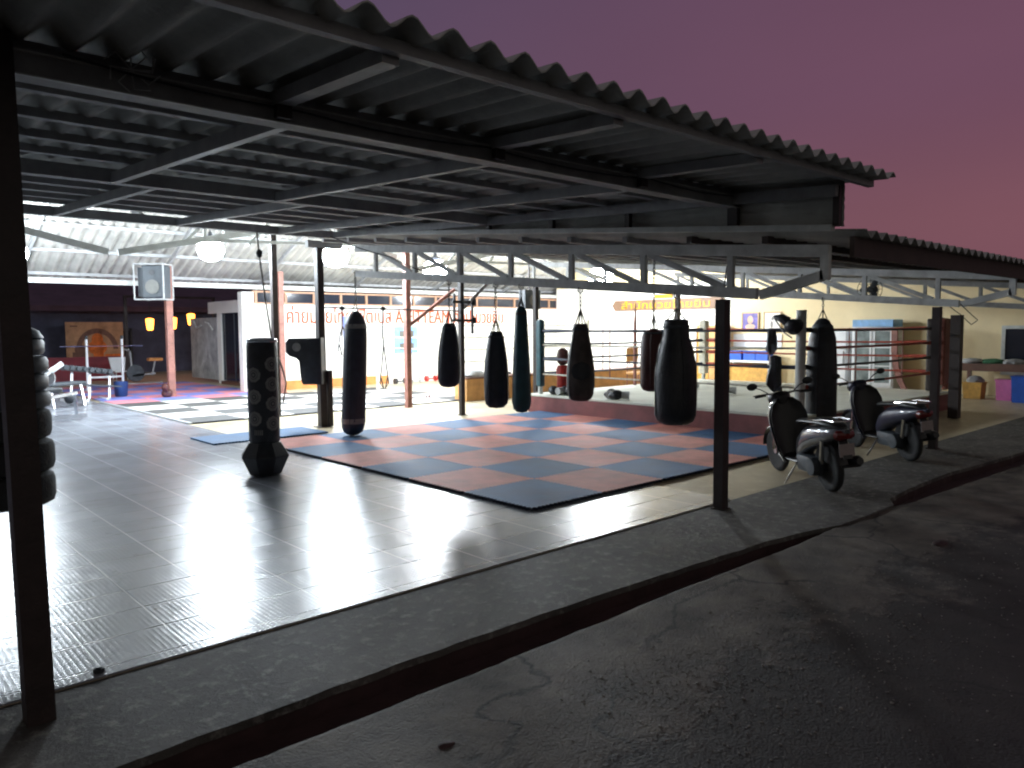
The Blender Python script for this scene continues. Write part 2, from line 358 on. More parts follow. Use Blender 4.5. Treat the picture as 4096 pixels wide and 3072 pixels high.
# ------------------------------------------------------------ mesh building helpers
COL = sc.collection
OFF = {}
class MB:
    def __init__(s):
        s.bm = bmesh.new(); s.mats = []
        s.mi = 0
    def _fin(s, faces):
        for f in faces: f.material_index = s.mi
    def box(s, x0, x1, y0, y1, z0, z1, bev=0):
        return s.obox(Vector(((x0 + x1) / 2, (y0 + y1) / 2, (z0 + z1) / 2)), (abs(x1 - x0), abs(y1 - y0), abs(z1 - z0)), None, bev)
    def obox(s, c, size, rot=None, bev=0):
        r = bmesh.ops.create_cube(s.bm, size=1)
        vs = r['verts']
        m = Matrix.Translation(Vector(c)) @ (rot.to_4x4() if rot is not None else Matrix()) @ Matrix.Diagonal((size[0], size[1], size[2], 1))
        bmesh.ops.transform(s.bm, matrix=m, verts=vs)
        fs = set(f for v in vs for f in v.link_faces)
        s._fin(fs)
        if bev > 0:
            es = list(set(e for v in vs for e in v.link_edges))
            rr = bmesh.ops.bevel(s.bm, geom=es, offset=bev, segments=2, affect='EDGES', profile=.5)
            s._fin(rr['faces'])
        return s
    def beam(s, a, b, w, h, up=(0, 0, 1)):
        a = Vector(a); b = Vector(b); d = (b - a)
        L = d.length
        if L < 1e-6: return s
        x = d.normalized(); up = Vector(up)
        y = up.cross(x)
        if y.length < 1e-4: y = Vector((0, 1, 0)).cross(x)
        y.normalize(); z = x.cross(y)
        rot = Matrix((x, y, z)).transposed()
        return s.obox((a + b) / 2, (L, w, h), rot)
    def loft(s, rings, cap=True, close=True):
        vv = [[s.bm.verts.new(p) for p in r] for r in rings]
        n = len(vv[0])
        for i in range(len(vv) - 1):
            for j in range(n if close else n - 1):
                try: s._fin([s.bm.faces.new((vv[i][j], vv[i][(j + 1) % n], vv[i + 1][(j + 1) % n], vv[i + 1][j]))])
                except ValueError: pass
        if cap and close:
            for r in (vv[0][::-1], vv[-1]):
                try: s._fin([s.bm.faces.new(r)])
                except ValueError: pass
        return s
    def tube(s, pts, rad, n=8, cap=True):
        pts = [Vector(p) for p in pts]
        rads = rad if isinstance(rad, (list, tuple)) else [rad] * len(pts)
        rings = []
        prev = None
        for i, p in enumerate(pts):
            t = (pts[min(i + 1, len(pts) - 1)] - pts[max(i - 1, 0)]).normalized()
            if prev is None:
                a = Vector((0, 0, 1)) if abs(t.z) < .9 else Vector((1, 0, 0))
                u = t.cross(a).normalized()
            else:
                u = (prev - t * prev.dot(t))
                u = u.normalized() if u.length > 1e-5 else t.orthogonal().normalized()
            prev = u; v = t.cross(u)
            rings.append([p + (u * math.cos(2 * PI * k / n) + v * math.sin(2 * PI * k / n)) * rads[i] for k in range(n)])
        return s.loft(rings, cap)
    def lathe(s, prof, c=(0, 0, 0), axis='z', n=24, wob=0, sx=1, sy=1, seed=0):
        rings = []
        c = Vector(c)
        for (r, z) in prof:
            ring = []
            for k in range(n):
                a = 2 * PI * k / n
                rr = max(r, .0005)
                x, y, zz = rr * math.cos(a) * sx, rr * math.sin(a) * sy, z
                if wob:
                    q = noise.noise(Vector((math.cos(a) * 1.6 + seed, math.sin(a) * 1.6, z * 4 + seed)))
                    x *= 1 + wob * q; y *= 1 + wob * q
                v = {'z': (x, y, zz), 'x': (zz, x, y), 'y': (y, zz, x)}[axis]
                ring.append(c + Vector(v))
            rings.append(ring)
        return s.loft(rings)
    def ball(s, c, r, sc_=(1, 1, 1), n=12, rot=None):
        res = bmesh.ops.create_uvsphere(s.bm, u_segments=n, v_segments=max(6, n // 2 + 2), radius=r)
        m = Matrix.Translation(Vector(c)) @ (rot.to_4x4() if rot is not None else Matrix()) @ Matrix.Diagonal((*sc_, 1))
        bmesh.ops.transform(s.bm, matrix=m, verts=res['verts'])
        s._fin(set(f for v in res['verts'] for f in v.link_faces))
        return s
    def prism(s, poly, z0, z1):
        a = [s.bm.verts.new((p[0], p[1], z0)) for p in poly]
        b = [s.bm.verts.new((p[0], p[1], z1)) for p in poly]
        n = len(poly)
        fs = [s.bm.faces.new(a[::-1]), s.bm.faces.new(b)]
        for i in range(n): fs.append(s.bm.faces.new((a[i], a[(i + 1) % n], b[(i + 1) % n], b[i])))
        s._fin(fs)
        return s
    def poly(s, pts):
        s._fin([s.bm.faces.new([s.bm.verts.new(p) for p in pts])])
        return s
    def build(s, name, m, parent=None, smooth=False, loc=None, autosm=True):
        off = Vector((0, 0, 0))
        if parent is not None: off = OFF.get(parent.name, Vector((0, 0, 0)))
        if parent is None and loc is not None: off = Vector(loc)
        if off.length > 0: bmesh.ops.translate(s.bm, verts=s.bm.verts, vec=-off)
        bmesh.ops.recalc_face_normals(s.bm, faces=s.bm.faces)
        me = bpy.data.meshes.new(name)
        s.bm.to_mesh(me); s.bm.free()
        for mm in (m if isinstance(m, (list, tuple)) else [m]): me.materials.append(mm)
        if smooth:
            me.polygons.foreach_set('use_smooth', [True] * len(me.polygons))
            if autosm and hasattr(me, 'set_sharp_from_angle'): me.set_sharp_from_angle(angle=R(42))
        o = bpy.data.objects.new(name, me)
        COL.objects.link(o)
        if parent is not None:
            o.parent = parent; OFF[o.name] = off
        elif loc is not None:
            o.location = loc; OFF[o.name] = off
        return o

def tag(o, label=None, cat=None, group=None, kind=None):
    if label: o['label'] = label
    if cat: o['category'] = cat
    if group: o['group'] = group
    if kind: o['kind'] = kind
    return o
def thing(name, label, cat, loc=(0, 0, 0), group=None, world=True):
    o = bpy.data.objects.new(name, None); COL.objects.link(o)
    o.empty_display_size = .2
    o.location = loc
    OFF[o.name] = Vector(loc) if world else Vector((0, 0, 0))
    return tag(o, label, cat, group)
def copy_tree(o, parent=None):
    c = o.copy(); COL.objects.link(c); c.parent = parent
    for ch in list(o.children): copy_tree(ch, c)
    return c
def part(fn, name, m, parent, smooth=False):
    b = MB(); fn(b); return b.build(name, m, parent, smooth)

def text_mesh(name, s, size, m, mtx, parent, extrude=.01, width=None):
    cu = bpy.data.curves.new(name, 'FONT'); cu.body = s; cu.size = size; cu.extrude = extrude
    cu.align_x = 'CENTER'; cu.align_y = 'CENTER'; cu.resolution_u = 3
    to = bpy.data.objects.new('tmp_text', cu); COL.objects.link(to)
    dg = bpy.context.evaluated_depsgraph_get()
    me = bpy.data.meshes.new_from_object(to.evaluated_get(dg))
    bpy.data.objects.remove(to)
    me.name = name
    xs = [v.co.x for v in me.vertices]
    k = 1.0
    if width and xs: k = width / (max(xs) - min(xs))
    off = OFF.get(parent.name, Vector((0, 0, 0)))
    for v in me.vertices:
        v.co = mtx @ Vector((v.co.x * k, v.co.y, v.co.z)) - off
    me.materials.clear(); me.materials.append(m)
    o = bpy.data.objects.new(name, me); COL.objects.link(o); o.parent = parent
    return o

# ------------------------------------------------------------ ground and floors
def grid(name, x0, x1, y0, y1, nx, ny, zf, m, kind='structure'):
    bm = bmesh.new()
    vs = [[bm.verts.new((x0 + (x1 - x0) * i / nx, y0 + (y1 - y0) * j / ny, 0)) for j in range(ny + 1)] for i in range(nx + 1)]
    for r in vs:
        for v in r: v.co.z = zf(v.co.x, v.co.y)
    for i in range(nx):
        for j in range(ny): bm.faces.new((vs[i][j], vs[i + 1][j], vs[i + 1][j + 1], vs[i][j + 1]))
    me = bpy.data.meshes.new(name); bm.to_mesh(me); bm.free(); me.materials.append(m)
    me.polygons.foreach_set('use_smooth', [True] * len(me.polygons))
    o = bpy.data.objects.new(name, me); COL.objects.link(o); o['kind'] = kind
    return o
def yardz(x, y):
    z = -.014 + .012 * noise.noise(Vector((x * .8, y * .8, 0))) + .004 * noise.noise(Vector((x * 4, y * 4, 3))) + .0025 * noise.noise(Vector((x * 11, y * 11, 5)))
    return z - .02 * max(0, min(1, (-y - 3) / 4))
def lip(x):
    base = -2.165 if x < 2.6 else -2.165 - .045 * min(1, (x - 2.6) / .3) - .05 * (x - 2.6) * (1 if x < 7 else 4.4 / (x - 2.6))
    return base + .012 * noise.noise(Vector((x * 3.1, 7, 0))) + .006 * noise.noise(Vector((x * 11, 9, 0)))
bm = bmesh.new()
ss = [0, .015, .04, .08, .13] + [.2 + .075 * k for k in range(90)]
rows = []
NX = 300
for i in range(NX + 1):
    x = -9 + 25 * i / NX; y0_ = lip(x)
    rows.append([bm.verts.new((x, y0_ + .004, -.2))] + [bm.verts.new((x, y0_ - q, yardz(x, y0_ - q) - (.010 if q == 0 else 0))) for q in ss])
for i in range(NX):
    for j in range(len(ss)): bm.faces.new((rows[i][j], rows[i][j + 1], rows[i + 1][j + 1], rows[i + 1][j]))
bmesh.ops.recalc_face_normals(bm, faces=bm.faces)
me = bpy.data.meshes.new('yard'); bm.to_mesh(me); bm.free(); me.materials.append(M['yard'])
me.polygons.foreach_set('use_smooth', [True] * len(me.polygons)); me.set_sharp_from_angle(angle=R(50))
o = bpy.data.objects.new('yard', me); COL.objects.link(o); o['kind'] = 'structure'
b = MB(); b.box(-10, 17, -2.9, -1.75, -.19, -.125)
tag(b.build('drain', M['kerb']), kind='structure')
b = MB(); b.poly([(-150, -150, -.22), (200, -150, -.22), (200, 200, -.22), (-150, 200, -.22)])
tag(b.build('ground', M['yard']), kind='structure')

b = MB()
edge = [(-10, -1.86), (-4.0, -1.88), (-2.6, -1.86), (-1.28, -1.89), (-.2, -1.95), (.7, -2.00), (1.25, -2.08), (1.6, -2.175), (2.1, -2.19), (2.7, -2.19), (2.95, -2.06), (3.6, -2.00), (4.8, -1.98), (6.6, -2.12), (9, -2.2), (17, -2.2)]
pe = []
for i in range(len(edge) - 1):
    (xa, ya), (xb, yb) = edge[i], edge[i + 1]
    k = max(1, int((xb - xa) / .12))
    for j in range(k):
        t = j / k; x = xa + (xb - xa) * t
        pe.append((x, ya + (yb - ya) * t + .012 * noise.noise(Vector((x * 5, 0, 0))) + .008 * noise.noise(Vector((x * 17, 3, 0)))))
pe.append(edge[-1])
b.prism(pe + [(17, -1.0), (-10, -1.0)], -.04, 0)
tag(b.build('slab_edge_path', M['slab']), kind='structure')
b = MB(); b.prism([(p[0], p[1] + .008) for p in pe] + [(17, -1.0), (-10, -1.0)], -.30, -.0402)
tag(b.build('kerb', M['kerb']), kind='structure')
b = MB(); b.box(-10, 17, -.998, 40, -.3, 0)
tag(b.build('floor', M['slabin']), kind='structure')
b = MB()
b.box(-10, .10, -.99, 21, .002, .010)
b.box(.1015, 1.78, -.99, 6.2, .002, .010)
tag(b.build('rubber_floor', M['rubber']), kind='structure')
# pebbles (loose gravel)
b = MB()
for i in range(1500):
    cx, cy, sp = random.choice([(-1.6, -3.3, .6), (-1.0, -3.4, .9), (-2.0, -2.9, .5), (-.4, -3.2, 1.0), (1.2, -3.4, 1.3)])
    x = random.gauss(cx, sp * .6); y = random.gauss(cy, sp * .4)
    if y > -2.45 or y < -4.6: continue
    r = random.uniform(.002, .0065) * (2 if random.random() < .04 else 1)
    z = yardz(x, y)
    res = bmesh.ops.create_icosphere(b.bm, subdivisions=1, radius=r)
    bmesh.ops.transform(b.bm, matrix=Matrix.Translation((x, y, z + r * .3)) @ Matrix.Rotation(random.random() * 6, 4, 'Z') @ Matrix.Diagonal((1, random.uniform(.6, 1), random.uniform(.5, .8), 1)), verts=res['verts'])
tag(b.build('gravel', M['pebble']), 'loose pale gravel scattered on the broken yard surface', 'gravel', kind='stuff')
# stones and broken concrete lumps
for i, (x, y, r, lb) in enumerate([(-3.55, -2.9, .035, 'small dark stone on the yard nearest the lower left corner'), (-3.25, -2.75, .05, 'long dark lump of broken concrete beside the slab kerb'),
                                   (-3.0, -2.62, .03, 'small dark stone beside the long concrete lump'), (1.65, -2.95, .06, 'dark broken concrete chunk below the motorbike ramp')]):
    b = MB(); b.ball((x, y, yardz(x, y) + r * .05), r, (1.5, .8, .35), 10)
    for v in b.bm.verts: v.co += Vector((1, 1, .4)) * noise.noise(v.co * 30) * r * .35
    tag(b.build('stone', M['kerb'], None, True, loc=(x, y, yardz(x, y))), lb, 'stone', 'stones on the yard')

# ------------------------------------------------------------ roofs
def corr(b, x0, x1, y0, y1, zf, amp=.032, pitch=.205, seg=8, ny=2, lap=None, jag=True):
    nx = int((x1 - x0) / pitch * seg)
    ys = [y0 + (y1 - y0) * j / ny for j in range(ny + 1)]
    top = []
    for j, y in enumerate(ys):
        row = []
        for i in range(nx + 1):
            x = x0 + (x1 - x0) * i / nx
            yy = y
            if j == 0 and jag: yy += .02 * noise.noise(Vector((math.floor(x / .95), 1, 1)))
            row.append(b.bm.verts.new((x, yy, zf(yy) + amp * math.sin(2 * PI * x / pitch))))
        top.append(row)
    bot = [[b.bm.verts.new(v.co - Vector((0, 0, .008))) for v in r] for r in top]
    for j in range(len(ys) - 1):
        for i in range(nx):
            b.bm.faces.new((top[j][i], top[j][i + 1], top[j + 1][i + 1], top[j + 1][i]))
            b.bm.faces.new((bot[j][i], bot[j + 1][i], bot[j + 1][i + 1], bot[j][i + 1]))
    for i in range(nx):
        b.bm.faces.new((top[0][i], bot[0][i], bot[0][i + 1], top[0][i + 1]))
        b.bm.faces.new((top[-1][i], top[-1][i + 1], bot[-1][i + 1], bot[-1][i]))
    for j in range(len(ys) - 1):
        b.bm.faces.new((top[j][0], top[j + 1][0], bot[j + 1][0], bot[j][0]))
        b.bm.faces.new((top[j][-1], bot[j][-1], bot[j + 1][-1], top[j + 1][-1]))
U = lambda y: 2.925 + .05 * (y + 2.5)
ur = thing('raised_roof', 'raised corrugated roof over the rubber floor, nearest the camera, edge against the purple sky', 'roof', (0, 0, 2.8))
b = MB(); corr(b, -9, 1.74, -2.5, 2.0, U)
b.build('roof_sheet', M['roof'], ur, True)
b = MB(); corr(b, -9, 1.74, 1.85, 6.1, lambda y: U(y) + .012)
b.build('roof_sheet', M['roof'], ur, True)
UX1 = 1.58
for y in (-1.75, -.45, .25, .95, 1.6, 2.85, 3.5, 4.15, 4.8, 5.4):
    if y == -1.75: continue
    part(lambda b: b.box(-9, UX1, y - .028, y + .028, U(y) - .085, U(y) - .028), 'purlin', M['greysteel'], ur)
part(lambda b: b.box(-9, UX1 + .08, -2.36, -2.31, 2.852, 2.904), 'fascia_beam', M['greysteel'], ur)
part(lambda b: b.box(-9, UX1, -1.175, -1.125, U(-1.2) - .085, U(-1.2) - .028), 'purlin', M['greysteel'], ur)
part(lambda b: b.box(-9, UX1, -1.275, -1.256, 2.884, 2.890), 'flange', M['lightsteel'], ur)
part(lambda b: b.box(-9, UX1, -1.275, -1.256, 2.786, 2.792), 'flange', M['lightsteel'], ur)
for (y, dz) in ((-1.2, -.026), (2.2, 0), (6.0, -.01)):
    part(lambda b: b.box(-9, UX1 + .02, y - .055, y + .055, U(y) - .175 + dz, U(y) - .06 + dz), 'main_beam', M['greysteel'], ur)
for x in (-7.2, -5.75, -4.3, -2.88, -1.4, .09):
    part(lambda b: b.beam((x, -1.14, U(-1.14) - .135), (x, 2.14, U(2.14) - .135), .06, .09), 'rafter', M['greysteel'], ur)
    part(lambda b: b.beam((x - .12, -2.30, U(-2.30) - .078), (x - .12, -1.04, U(-1.04) - .085), .085, .07), 'cantilever_rafter', M['greysteel'], ur)
    part(lambda b: b.box(x - .16, x - .08, -1.32, -1.278, 2.80, 2.93), 'rafter_bracket', M['post'], ur)
    part(lambda b: b.beam((x + .35, 2.26, U(2.26) - .135), (x + .35, 5.94, U(5.94) - .135), .06, .09), 'rafter', M['greysteel'], ur)
part(lambda b: b.beam((1.34, -2.2, U(-2.2) - .13), (1.34, 5.9, U(5.9) - .13), .05, .09), 'edge_rafter', M['greysteel'], ur)
# lower roof
Lz = lambda y: 2.47 + .09 * (y + 2.35)
# side wall sheet closing the step between both roofs
b = MB()
ny_ = 200
y0, y1 = -2.22, 6.0
pt = []
for i in range(ny_ + 1):
    y = y0 + (y1 - y0) * i / ny_
    zl = Lz(y) + .045; zu = U(y) - .03
    k = []
    for j in range(13):
        z = zl + (zu - zl) * j / 12
        k.append(b.bm.verts.new((1.44 + .008 * math.sin(z * 2 * PI / .076), y, z)))
    pt.append(k)
for i in range(ny_):
    for j in range(12): b.bm.faces.new((pt[i][j], pt[i + 1][j], pt[i + 1][j + 1], pt[i][j + 1]))
b.build('side_sheet', M['roof'], ur, True)
for y in (-2.18, -1.22, .0, 1.1, 2.2, 3.3, 4.4, 5.5):
    w = .1 if y == -1.22 else .055
    part(lambda b: b.box(1.372, 1.425, y - w / 2, y + w / 2, Lz(y) + .05, U(y) - .09), 'stud', M['post'], ur)
part(lambda b: b.beam((1.39, -2.15, Lz(-2.15) + .03), (1.39, 6.0, Lz(6) + .03), .07, .05), 'sill_rail', M['lightsteel'], ur)

lr = thing('lower_roof', 'lower corrugated roof running right over the boxing ring and scooters', 'roof', (8, 0, 2.4))
b = MB(); corr(b, 1.47, 17.2, -2.38, 2.4, Lz); b.build('roof_sheet', M['roof'], lr, True)
b = MB(); corr(b, 1.47, 17.2, 2.25, 7.2, lambda y: Lz(y) + .012); b.build('roof_sheet', M['roof'], lr, True)
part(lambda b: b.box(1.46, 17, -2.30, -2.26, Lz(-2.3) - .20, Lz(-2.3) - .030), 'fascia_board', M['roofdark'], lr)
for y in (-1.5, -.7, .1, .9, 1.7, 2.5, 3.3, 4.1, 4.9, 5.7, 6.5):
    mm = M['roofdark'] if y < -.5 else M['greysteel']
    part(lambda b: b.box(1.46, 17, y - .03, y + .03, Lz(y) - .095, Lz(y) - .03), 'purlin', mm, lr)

# hall roof behind
hr = thing('hall_roof', 'brightly lit pale corrugated hall roof sloping down to the back wall', 'roof', (4, 12, 3))
Hn = lambda y: 2.99 + .42 * (16.7 - y)
Hs = lambda y: 5.3 - .42 * (11.2 - y)
b = MB(); corr(b, -10, 17.2, 11.2, 16.7, Hn, .04, .24); b.build('roof_sheet', M['hallroof'], hr, True)
b = MB(); corr(b, -10, 17.2, 6.9, 11.2, Hs, .04, .24, jag=False); b.build('roof_sheet', M['hallroof'], hr, True)
for y in (16.2, 15.1, 14.0, 12.9, 11.9):
    part(lambda b: b.box(-10, 17, y - .035, y + .035, Hn(y) - .11, Hn(y) - .035), 'purlin', M['greysteel'], hr)
for y in (7.4, 8.6, 9.8, 10.8):
    part(lambda b: b.box(-10, 17, y - .035, y + .035, Hs(y) - .11, Hs(y) - .035), 'purlin', M['greysteel'], hr)
for x in (-7.4, -4.3, -1.2, 1.9, 4.7, 7.8, 10.9, 14.0):
    part(lambda b: b.beam((x, 11.2, 5.14), (x, 16.6, Hn(16.6) - .15), .06, .09), 'rafter', M['greysteel'], hr)
    part(lambda b: b.beam((x, 6.95, Hs(6.95) - .15), (x, 11.2, 5.14), .06, .09), 'rafter', M['greysteel'], hr)
part(lambda b: b.box(-10, 16.2, 15.52, 15.62, 2.86, 2.98), 'eave_beam', M['lightsteel'], hr)

# trusses
def truss(x, y0, y1, label, m, step=1.0, name='roof_truss'):
    t = thing(name, label, 'roof truss', (x, y0, 2.3), 'parallel-chord roof trusses')
    zb = lambda y: 2.02 + .084 * (y + 1.3)
    zt = lambda y: 2.335 + .084 * (y + 2.1)
    part(lambda b: b.beam((x, -2.12, zt(-2.12)), (x, y1, zt(y1)), .055, .10), 'top_chord', m, t)
    part(lambda b: b.beam((x, -1.47, zb(-1.47)), (x, y1, zb(y1)), .055, .10), 'bottom_chord', m, t)
    part(lambda b: b.beam((x, -1.50, zb(-1.5) - .01), (x, -2.08, zt(-2.08) - .20), .05, .085), 'end_brace', m, t)
    part(lambda b: b.beam((x, -2.09, zt(-2.09) - .24), (x, -2.09, zt(-2.09) + .03), .05, .075, (0, 1, 0)), 'end_post', m, t)
    ys = [-1.2 + step * k for k in range(int((y1 + 1.2) / step) + 1)]
    for i, y in enumerate(ys):
        part(lambda b: b.beam((x, y, zb(y) + .05), (x, y, zt(y) - .05), .045, .06, (0, 1, 0)), 'web_post', m, t)
        if i + 1 < len(ys):
            y2 = ys[i + 1]
            part(lambda b: b.beam((x + .004, y2 - .06, zt(y2) - .05), (x + .004, y + .07, zb(y) + .05), .04, .055), 'web_brace', m, t)
    return t
truss(1.40, -2.1, 5.35, 'grey lattice roof truss nearest the camera, its end bent up over the front post', M['truss'])
truss(6.60, -2.1, 6.9, 'grey lattice roof truss above the dark bag beside the scooters', M['truss'])
truss(11.8, -2.1, 6.9, 'far lattice roof truss over the right end of the boxing ring', M['greysteel'])
# hall tie trusses (gable shaped, spanning along X)
def gable(x0, xm, x1, y, z0, zm, z1, label):
    t = thing('hall_truss', label, 'roof truss', (xm, y, z0), 'white gable trusses in the hall')
    m = M['lightsteel']
    part(lambda b: b.beam((x0, y, z0), (xm, y, zm), .06, .11), 'rafter', m, t)
    part(lambda b: b.beam((xm, y, zm), (x1, y, z1), .06, .11), 'rafter', m, t)
    zt = z0 + (zm - z0) * .42; xa = x0 + (xm - x0) * .42; xb = x1 + (xm - x1) * .42
    part(lambda b: b.beam((xa, y, zt), (xb, y, z1 + (zm - z1) * .42), .05, .06), 'tie', m, t)
    part(lambda b: b.beam((x0 + (xm - x0) * .45, y, zt + .02), (x0 + (xm - x0) * .45, y, zm + .35), .05, .07, (0, 1, 0)), 'strut', m, t)
    part(lambda b: b.beam((xa - .3, y + .05, zt - .1), (xa + .75, y + .05, zt + 1.0), .045, .05), 'strut', m, t)
    part(lambda b: b.beam((xa + .9, y - .05, zt - .02), (xa + 1.6, y - .05, zt + .75), .045, .05), 'strut', m, t)
gable(-.95, 2.35, 4.7, 9.2, 3.06, 3.78, 3.3, 'white gable truss in the lit hall, near the left speaker')
gable(5.0, 8.4, 11.6, 9.2, 3.0, 3.75, 3.1, 'white gable truss in the hall above the far end of the ring')
gable(-7.2, -4.2, -1.1, 9.2, 3.0, 3.75, 3.06, 'white gable truss in the hall at the far left behind the near post')

# ------------------------------------------------------------ posts
def post(x, y, z1, m, label, w=.11, plate=.2, z0=0, extra=None):
    t = thing('steel_post', label, 'post', (x, y, z0), 'square steel roof posts')
    part(lambda b: b.box(x - w / 2, x + w / 2, y - w / 2, y + w / 2, z0 + .012, z1), 'shaft', m, t)
    if plate: part(lambda b: b.box(x - plate / 2, x + plate / 2, y - plate / 2, y + plate / 2, z0, z0 + .012), 'base_plate', m, t)
    if extra: extra(t)
    return t
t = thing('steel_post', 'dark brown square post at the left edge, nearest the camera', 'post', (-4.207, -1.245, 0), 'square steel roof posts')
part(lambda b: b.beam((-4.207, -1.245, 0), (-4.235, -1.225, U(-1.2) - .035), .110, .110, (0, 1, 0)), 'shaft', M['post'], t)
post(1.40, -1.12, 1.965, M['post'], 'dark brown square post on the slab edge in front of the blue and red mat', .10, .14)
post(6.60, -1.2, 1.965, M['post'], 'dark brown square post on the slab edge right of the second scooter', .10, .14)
def ex2(t):
    part(lambda b: b.beam((1.72 - .22, 7.15, 3.20), (1.72 + .45, 7.15, 3.20), .1, .12), 'crosshead', M['greysteel'], t)
    part(lambda b: b.box(1.80, 1.88, 7.05, 7.13, .012, 1.0), 'bracket_post', M['post'], t)
post(1.72, 7.15, 3.14, M['post'], 'tall dark post carrying the black L-shaped wall pad', .12, .24, extra=ex2)
def ex1(t):
    part(lambda b: b.beam((1.88, 9.25, 3.62), (.9, 9.25, 3.56), .12, .09), 'crosshead', M['lightsteel'], t)
post(1.88, 9.28, 3.58, M['post'], 'tall dark post behind the freestanding punching bag', .11, .18, extra=ex1)
def ex3(t):
    part(lambda b: b.beam((4.78, 8.85, 1.80), (6.05, 8.85, 2.62), .06, .07), 'brace', M['redpost'], t)
post(4.73, 8.85, 3.55, M['redpost'], 'red brown post with a diagonal brace right of the suspension straps', .12, .2, extra=ex3)
def ex4(t):
    part(lambda b: b.beam((4.64, 6.8, 2.1), (5.1, 6.5, 2.66), .05, .06), 'brace', M['greysteel'], t)
post(4.60, 6.80, 3.2, M['post'], 'thin dark post with black clamps beside the smallest hanging bag', .09, .15, extra=ex4)
post(1.92, 15.5, 3.4, M['redpost'], 'worn red post under the caged speaker', .16, .3)
post(4.55, 14.6, 3.3, M['redpost'], 'pale red post in front of the white wall, behind the tall dark post', .14, .22)
post(6.6, 6.75, 2.6, M['post'], 'dark post at the far left corner of the boxing ring', .09, .14)
post(11.8, 6.8, 2.8, M['post'], 'dark post standing behind the far rope of the boxing ring', .1, .16)
post(10.56, -.2, 1.9, M['padblack'], 'dark padded post outside the right corner of the ring', .17, 0)

# black clamps on the thin post
t = thing('clamp_bracket', 'black clamp bracket on the thin post above the smallest bag', 'bracket', (4.6, 6.8, 2.2))
for z in (2.24, 1.88):
    part(lambda b: b.beam((4.32, 6.72, z), (4.86, 6.72, z), .05, .05).box(4.83, 4.89, 6.68, 6.76, z - .06, z + .06), 'arm', M['black'], t)
part(lambda b: b.box(4.35, 4.39, 6.70, 6.74, 1.86, 2.4), 'upright', M['black'], t)
part(lambda b: b.box(4.80, 4.84, 6.70, 6.74, 1.62, 2.3), 'upright', M['black'], t)

# ------------------------------------------------------------ lamps
def lamp(x, y, z, roofz, label, r=.235, m='lamp'):  # globe oversized, the lamp's glare put into its shape
    t = thing('hanging_lamp', label, 'lamp', (x, y, z), 'round white lamps hanging in the hall')
    b = MB(); b.lathe([(0.001, -r * .92), (r * .45, -r * .85), (r * .8, -r * .55), (r, -.0), (r * .85, r * .45), (r * .5, r * .75)], (x, y, z), n=24, sx=1.08, sy=1.08)
    b.build('globe', M[m], t, True)
    b = MB(); b.lathe([(r * .52, r * .76), (r * .5, r * .95), (.05, r * 1.15), (.03, r * 1.5)], (x, y, z), n=16); b.build('cap', M['black'], t, True)
    part(lambda b: b.tube([(x, y, z + r * 1.5), (x, y, roofz)], .012, 6), 'cord', M['black'], t)
lamp(1.0, 10.15, 3.30, Hs(10.15) - .03, 'lit round lamp just left of the tall dark posts')
lamp(3.63, 9.94, 3.32, Hs(9.94) - .03, 'lit round lamp beside the post with the black wall pad', r=.27)
lamp(7.26, 11.2, 3.28, 5.2, 'lit round lamp above the smallest hanging bag', r=.30, m='lampbright')
lamp(13.0, 10.5, 3.27, Hs(10.5) - .03, 'lit round lamp right of the middle of the near truss', r=.36, m='lampbright')
lamp(-1.84, 12.9, 3.28, Hn(12.9) - .03, 'lit round lamp directly behind the nearest left post', m='lampdim')
lamp(-2.55, 12.9, 3.28, Hn(12.9) - .03, 'lit round lamp at the left edge beside the nearest post', m='lampdim')

# ------------------------------------------------------------ puzzle mats
def wave(s, ph=0):
    # interlock curve along a seam
    p = .052
    f = (s / p) % 1
    return .011 * (1 if f < .5 else -1)
def tile_outline(x0, y0, gap=.0012, teeth=19):
    pts = []
    p = 1.0 / teeth
    def side(a, b, axis, pos, sgn):
        n = teeth
        out = []
        for k in range(n):
            for (f0, s) in ((.12, -1), (.38, -1), (.62, 1), (.88, 1)):
                u = (k + f0) * p
                out.append((u, s * .015))
        return out
    base = side(0, 1, 0, 0, 1)
    g = gap
    c = [(x0 + g, y0 + g)]
    c += [(x0 + u, y0 + w + g) for u, w in base if .03 < u < .97]
    c += [(x0 + 1 - g, y0 + g)]
    c += [(x0 + 1 + w - g, y0 + u) for u, w in base if .03 < u < .97]
    c += [(x0 + 1 - g, y0 + 1 - g)]
    c += [(x0 + u, y0 + 1 + w - g) for u, w in reversed(base) if .03 < u < .97]
    c += [(x0 + g, y0 + 1 - g)]
    c += [(x0 + w + g, y0 + u) for u, w in reversed(base) if .03 < u < .97]
    return c
def puzzle(name, label, x0, y0, nx, ny, ma, mb, z0, h, detail=True, skip=()):
    t = thing(name, label, 'mat', (x0, y0, z0))
    for i in range(nx):
        for j in range(ny):
            if (i, j) in skip: continue
            b = MB()
            if detail: b.prism(tile_outline(x0 + i, y0 + j), z0, z0 + h)
            else: b.box(x0 + i + .003, x0 + i + .997, y0 + j + .003, y0 + j + .997, z0, z0 + h)
            top = ma if (i + j) % 2 == 0 else mb
            o_ = b.build('mat_tile', [top, M['matedge']], t)
            if detail:
                for pf in o_.data.polygons:
                    if abs(pf.normal.z) < .5: pf.material_index = 1
    return t
puzzle('puzzle_mat', 'large checkered blue and faded red interlocking foam mat under the bags', 0, 0, 6, 6, M['bluemat'], M['redmat'], .0105, .030)
t = thing('mat_strip', 'narrow blue foam mat strip under the post with the wall pad', 'mat', (-.55, 6.3, .01))
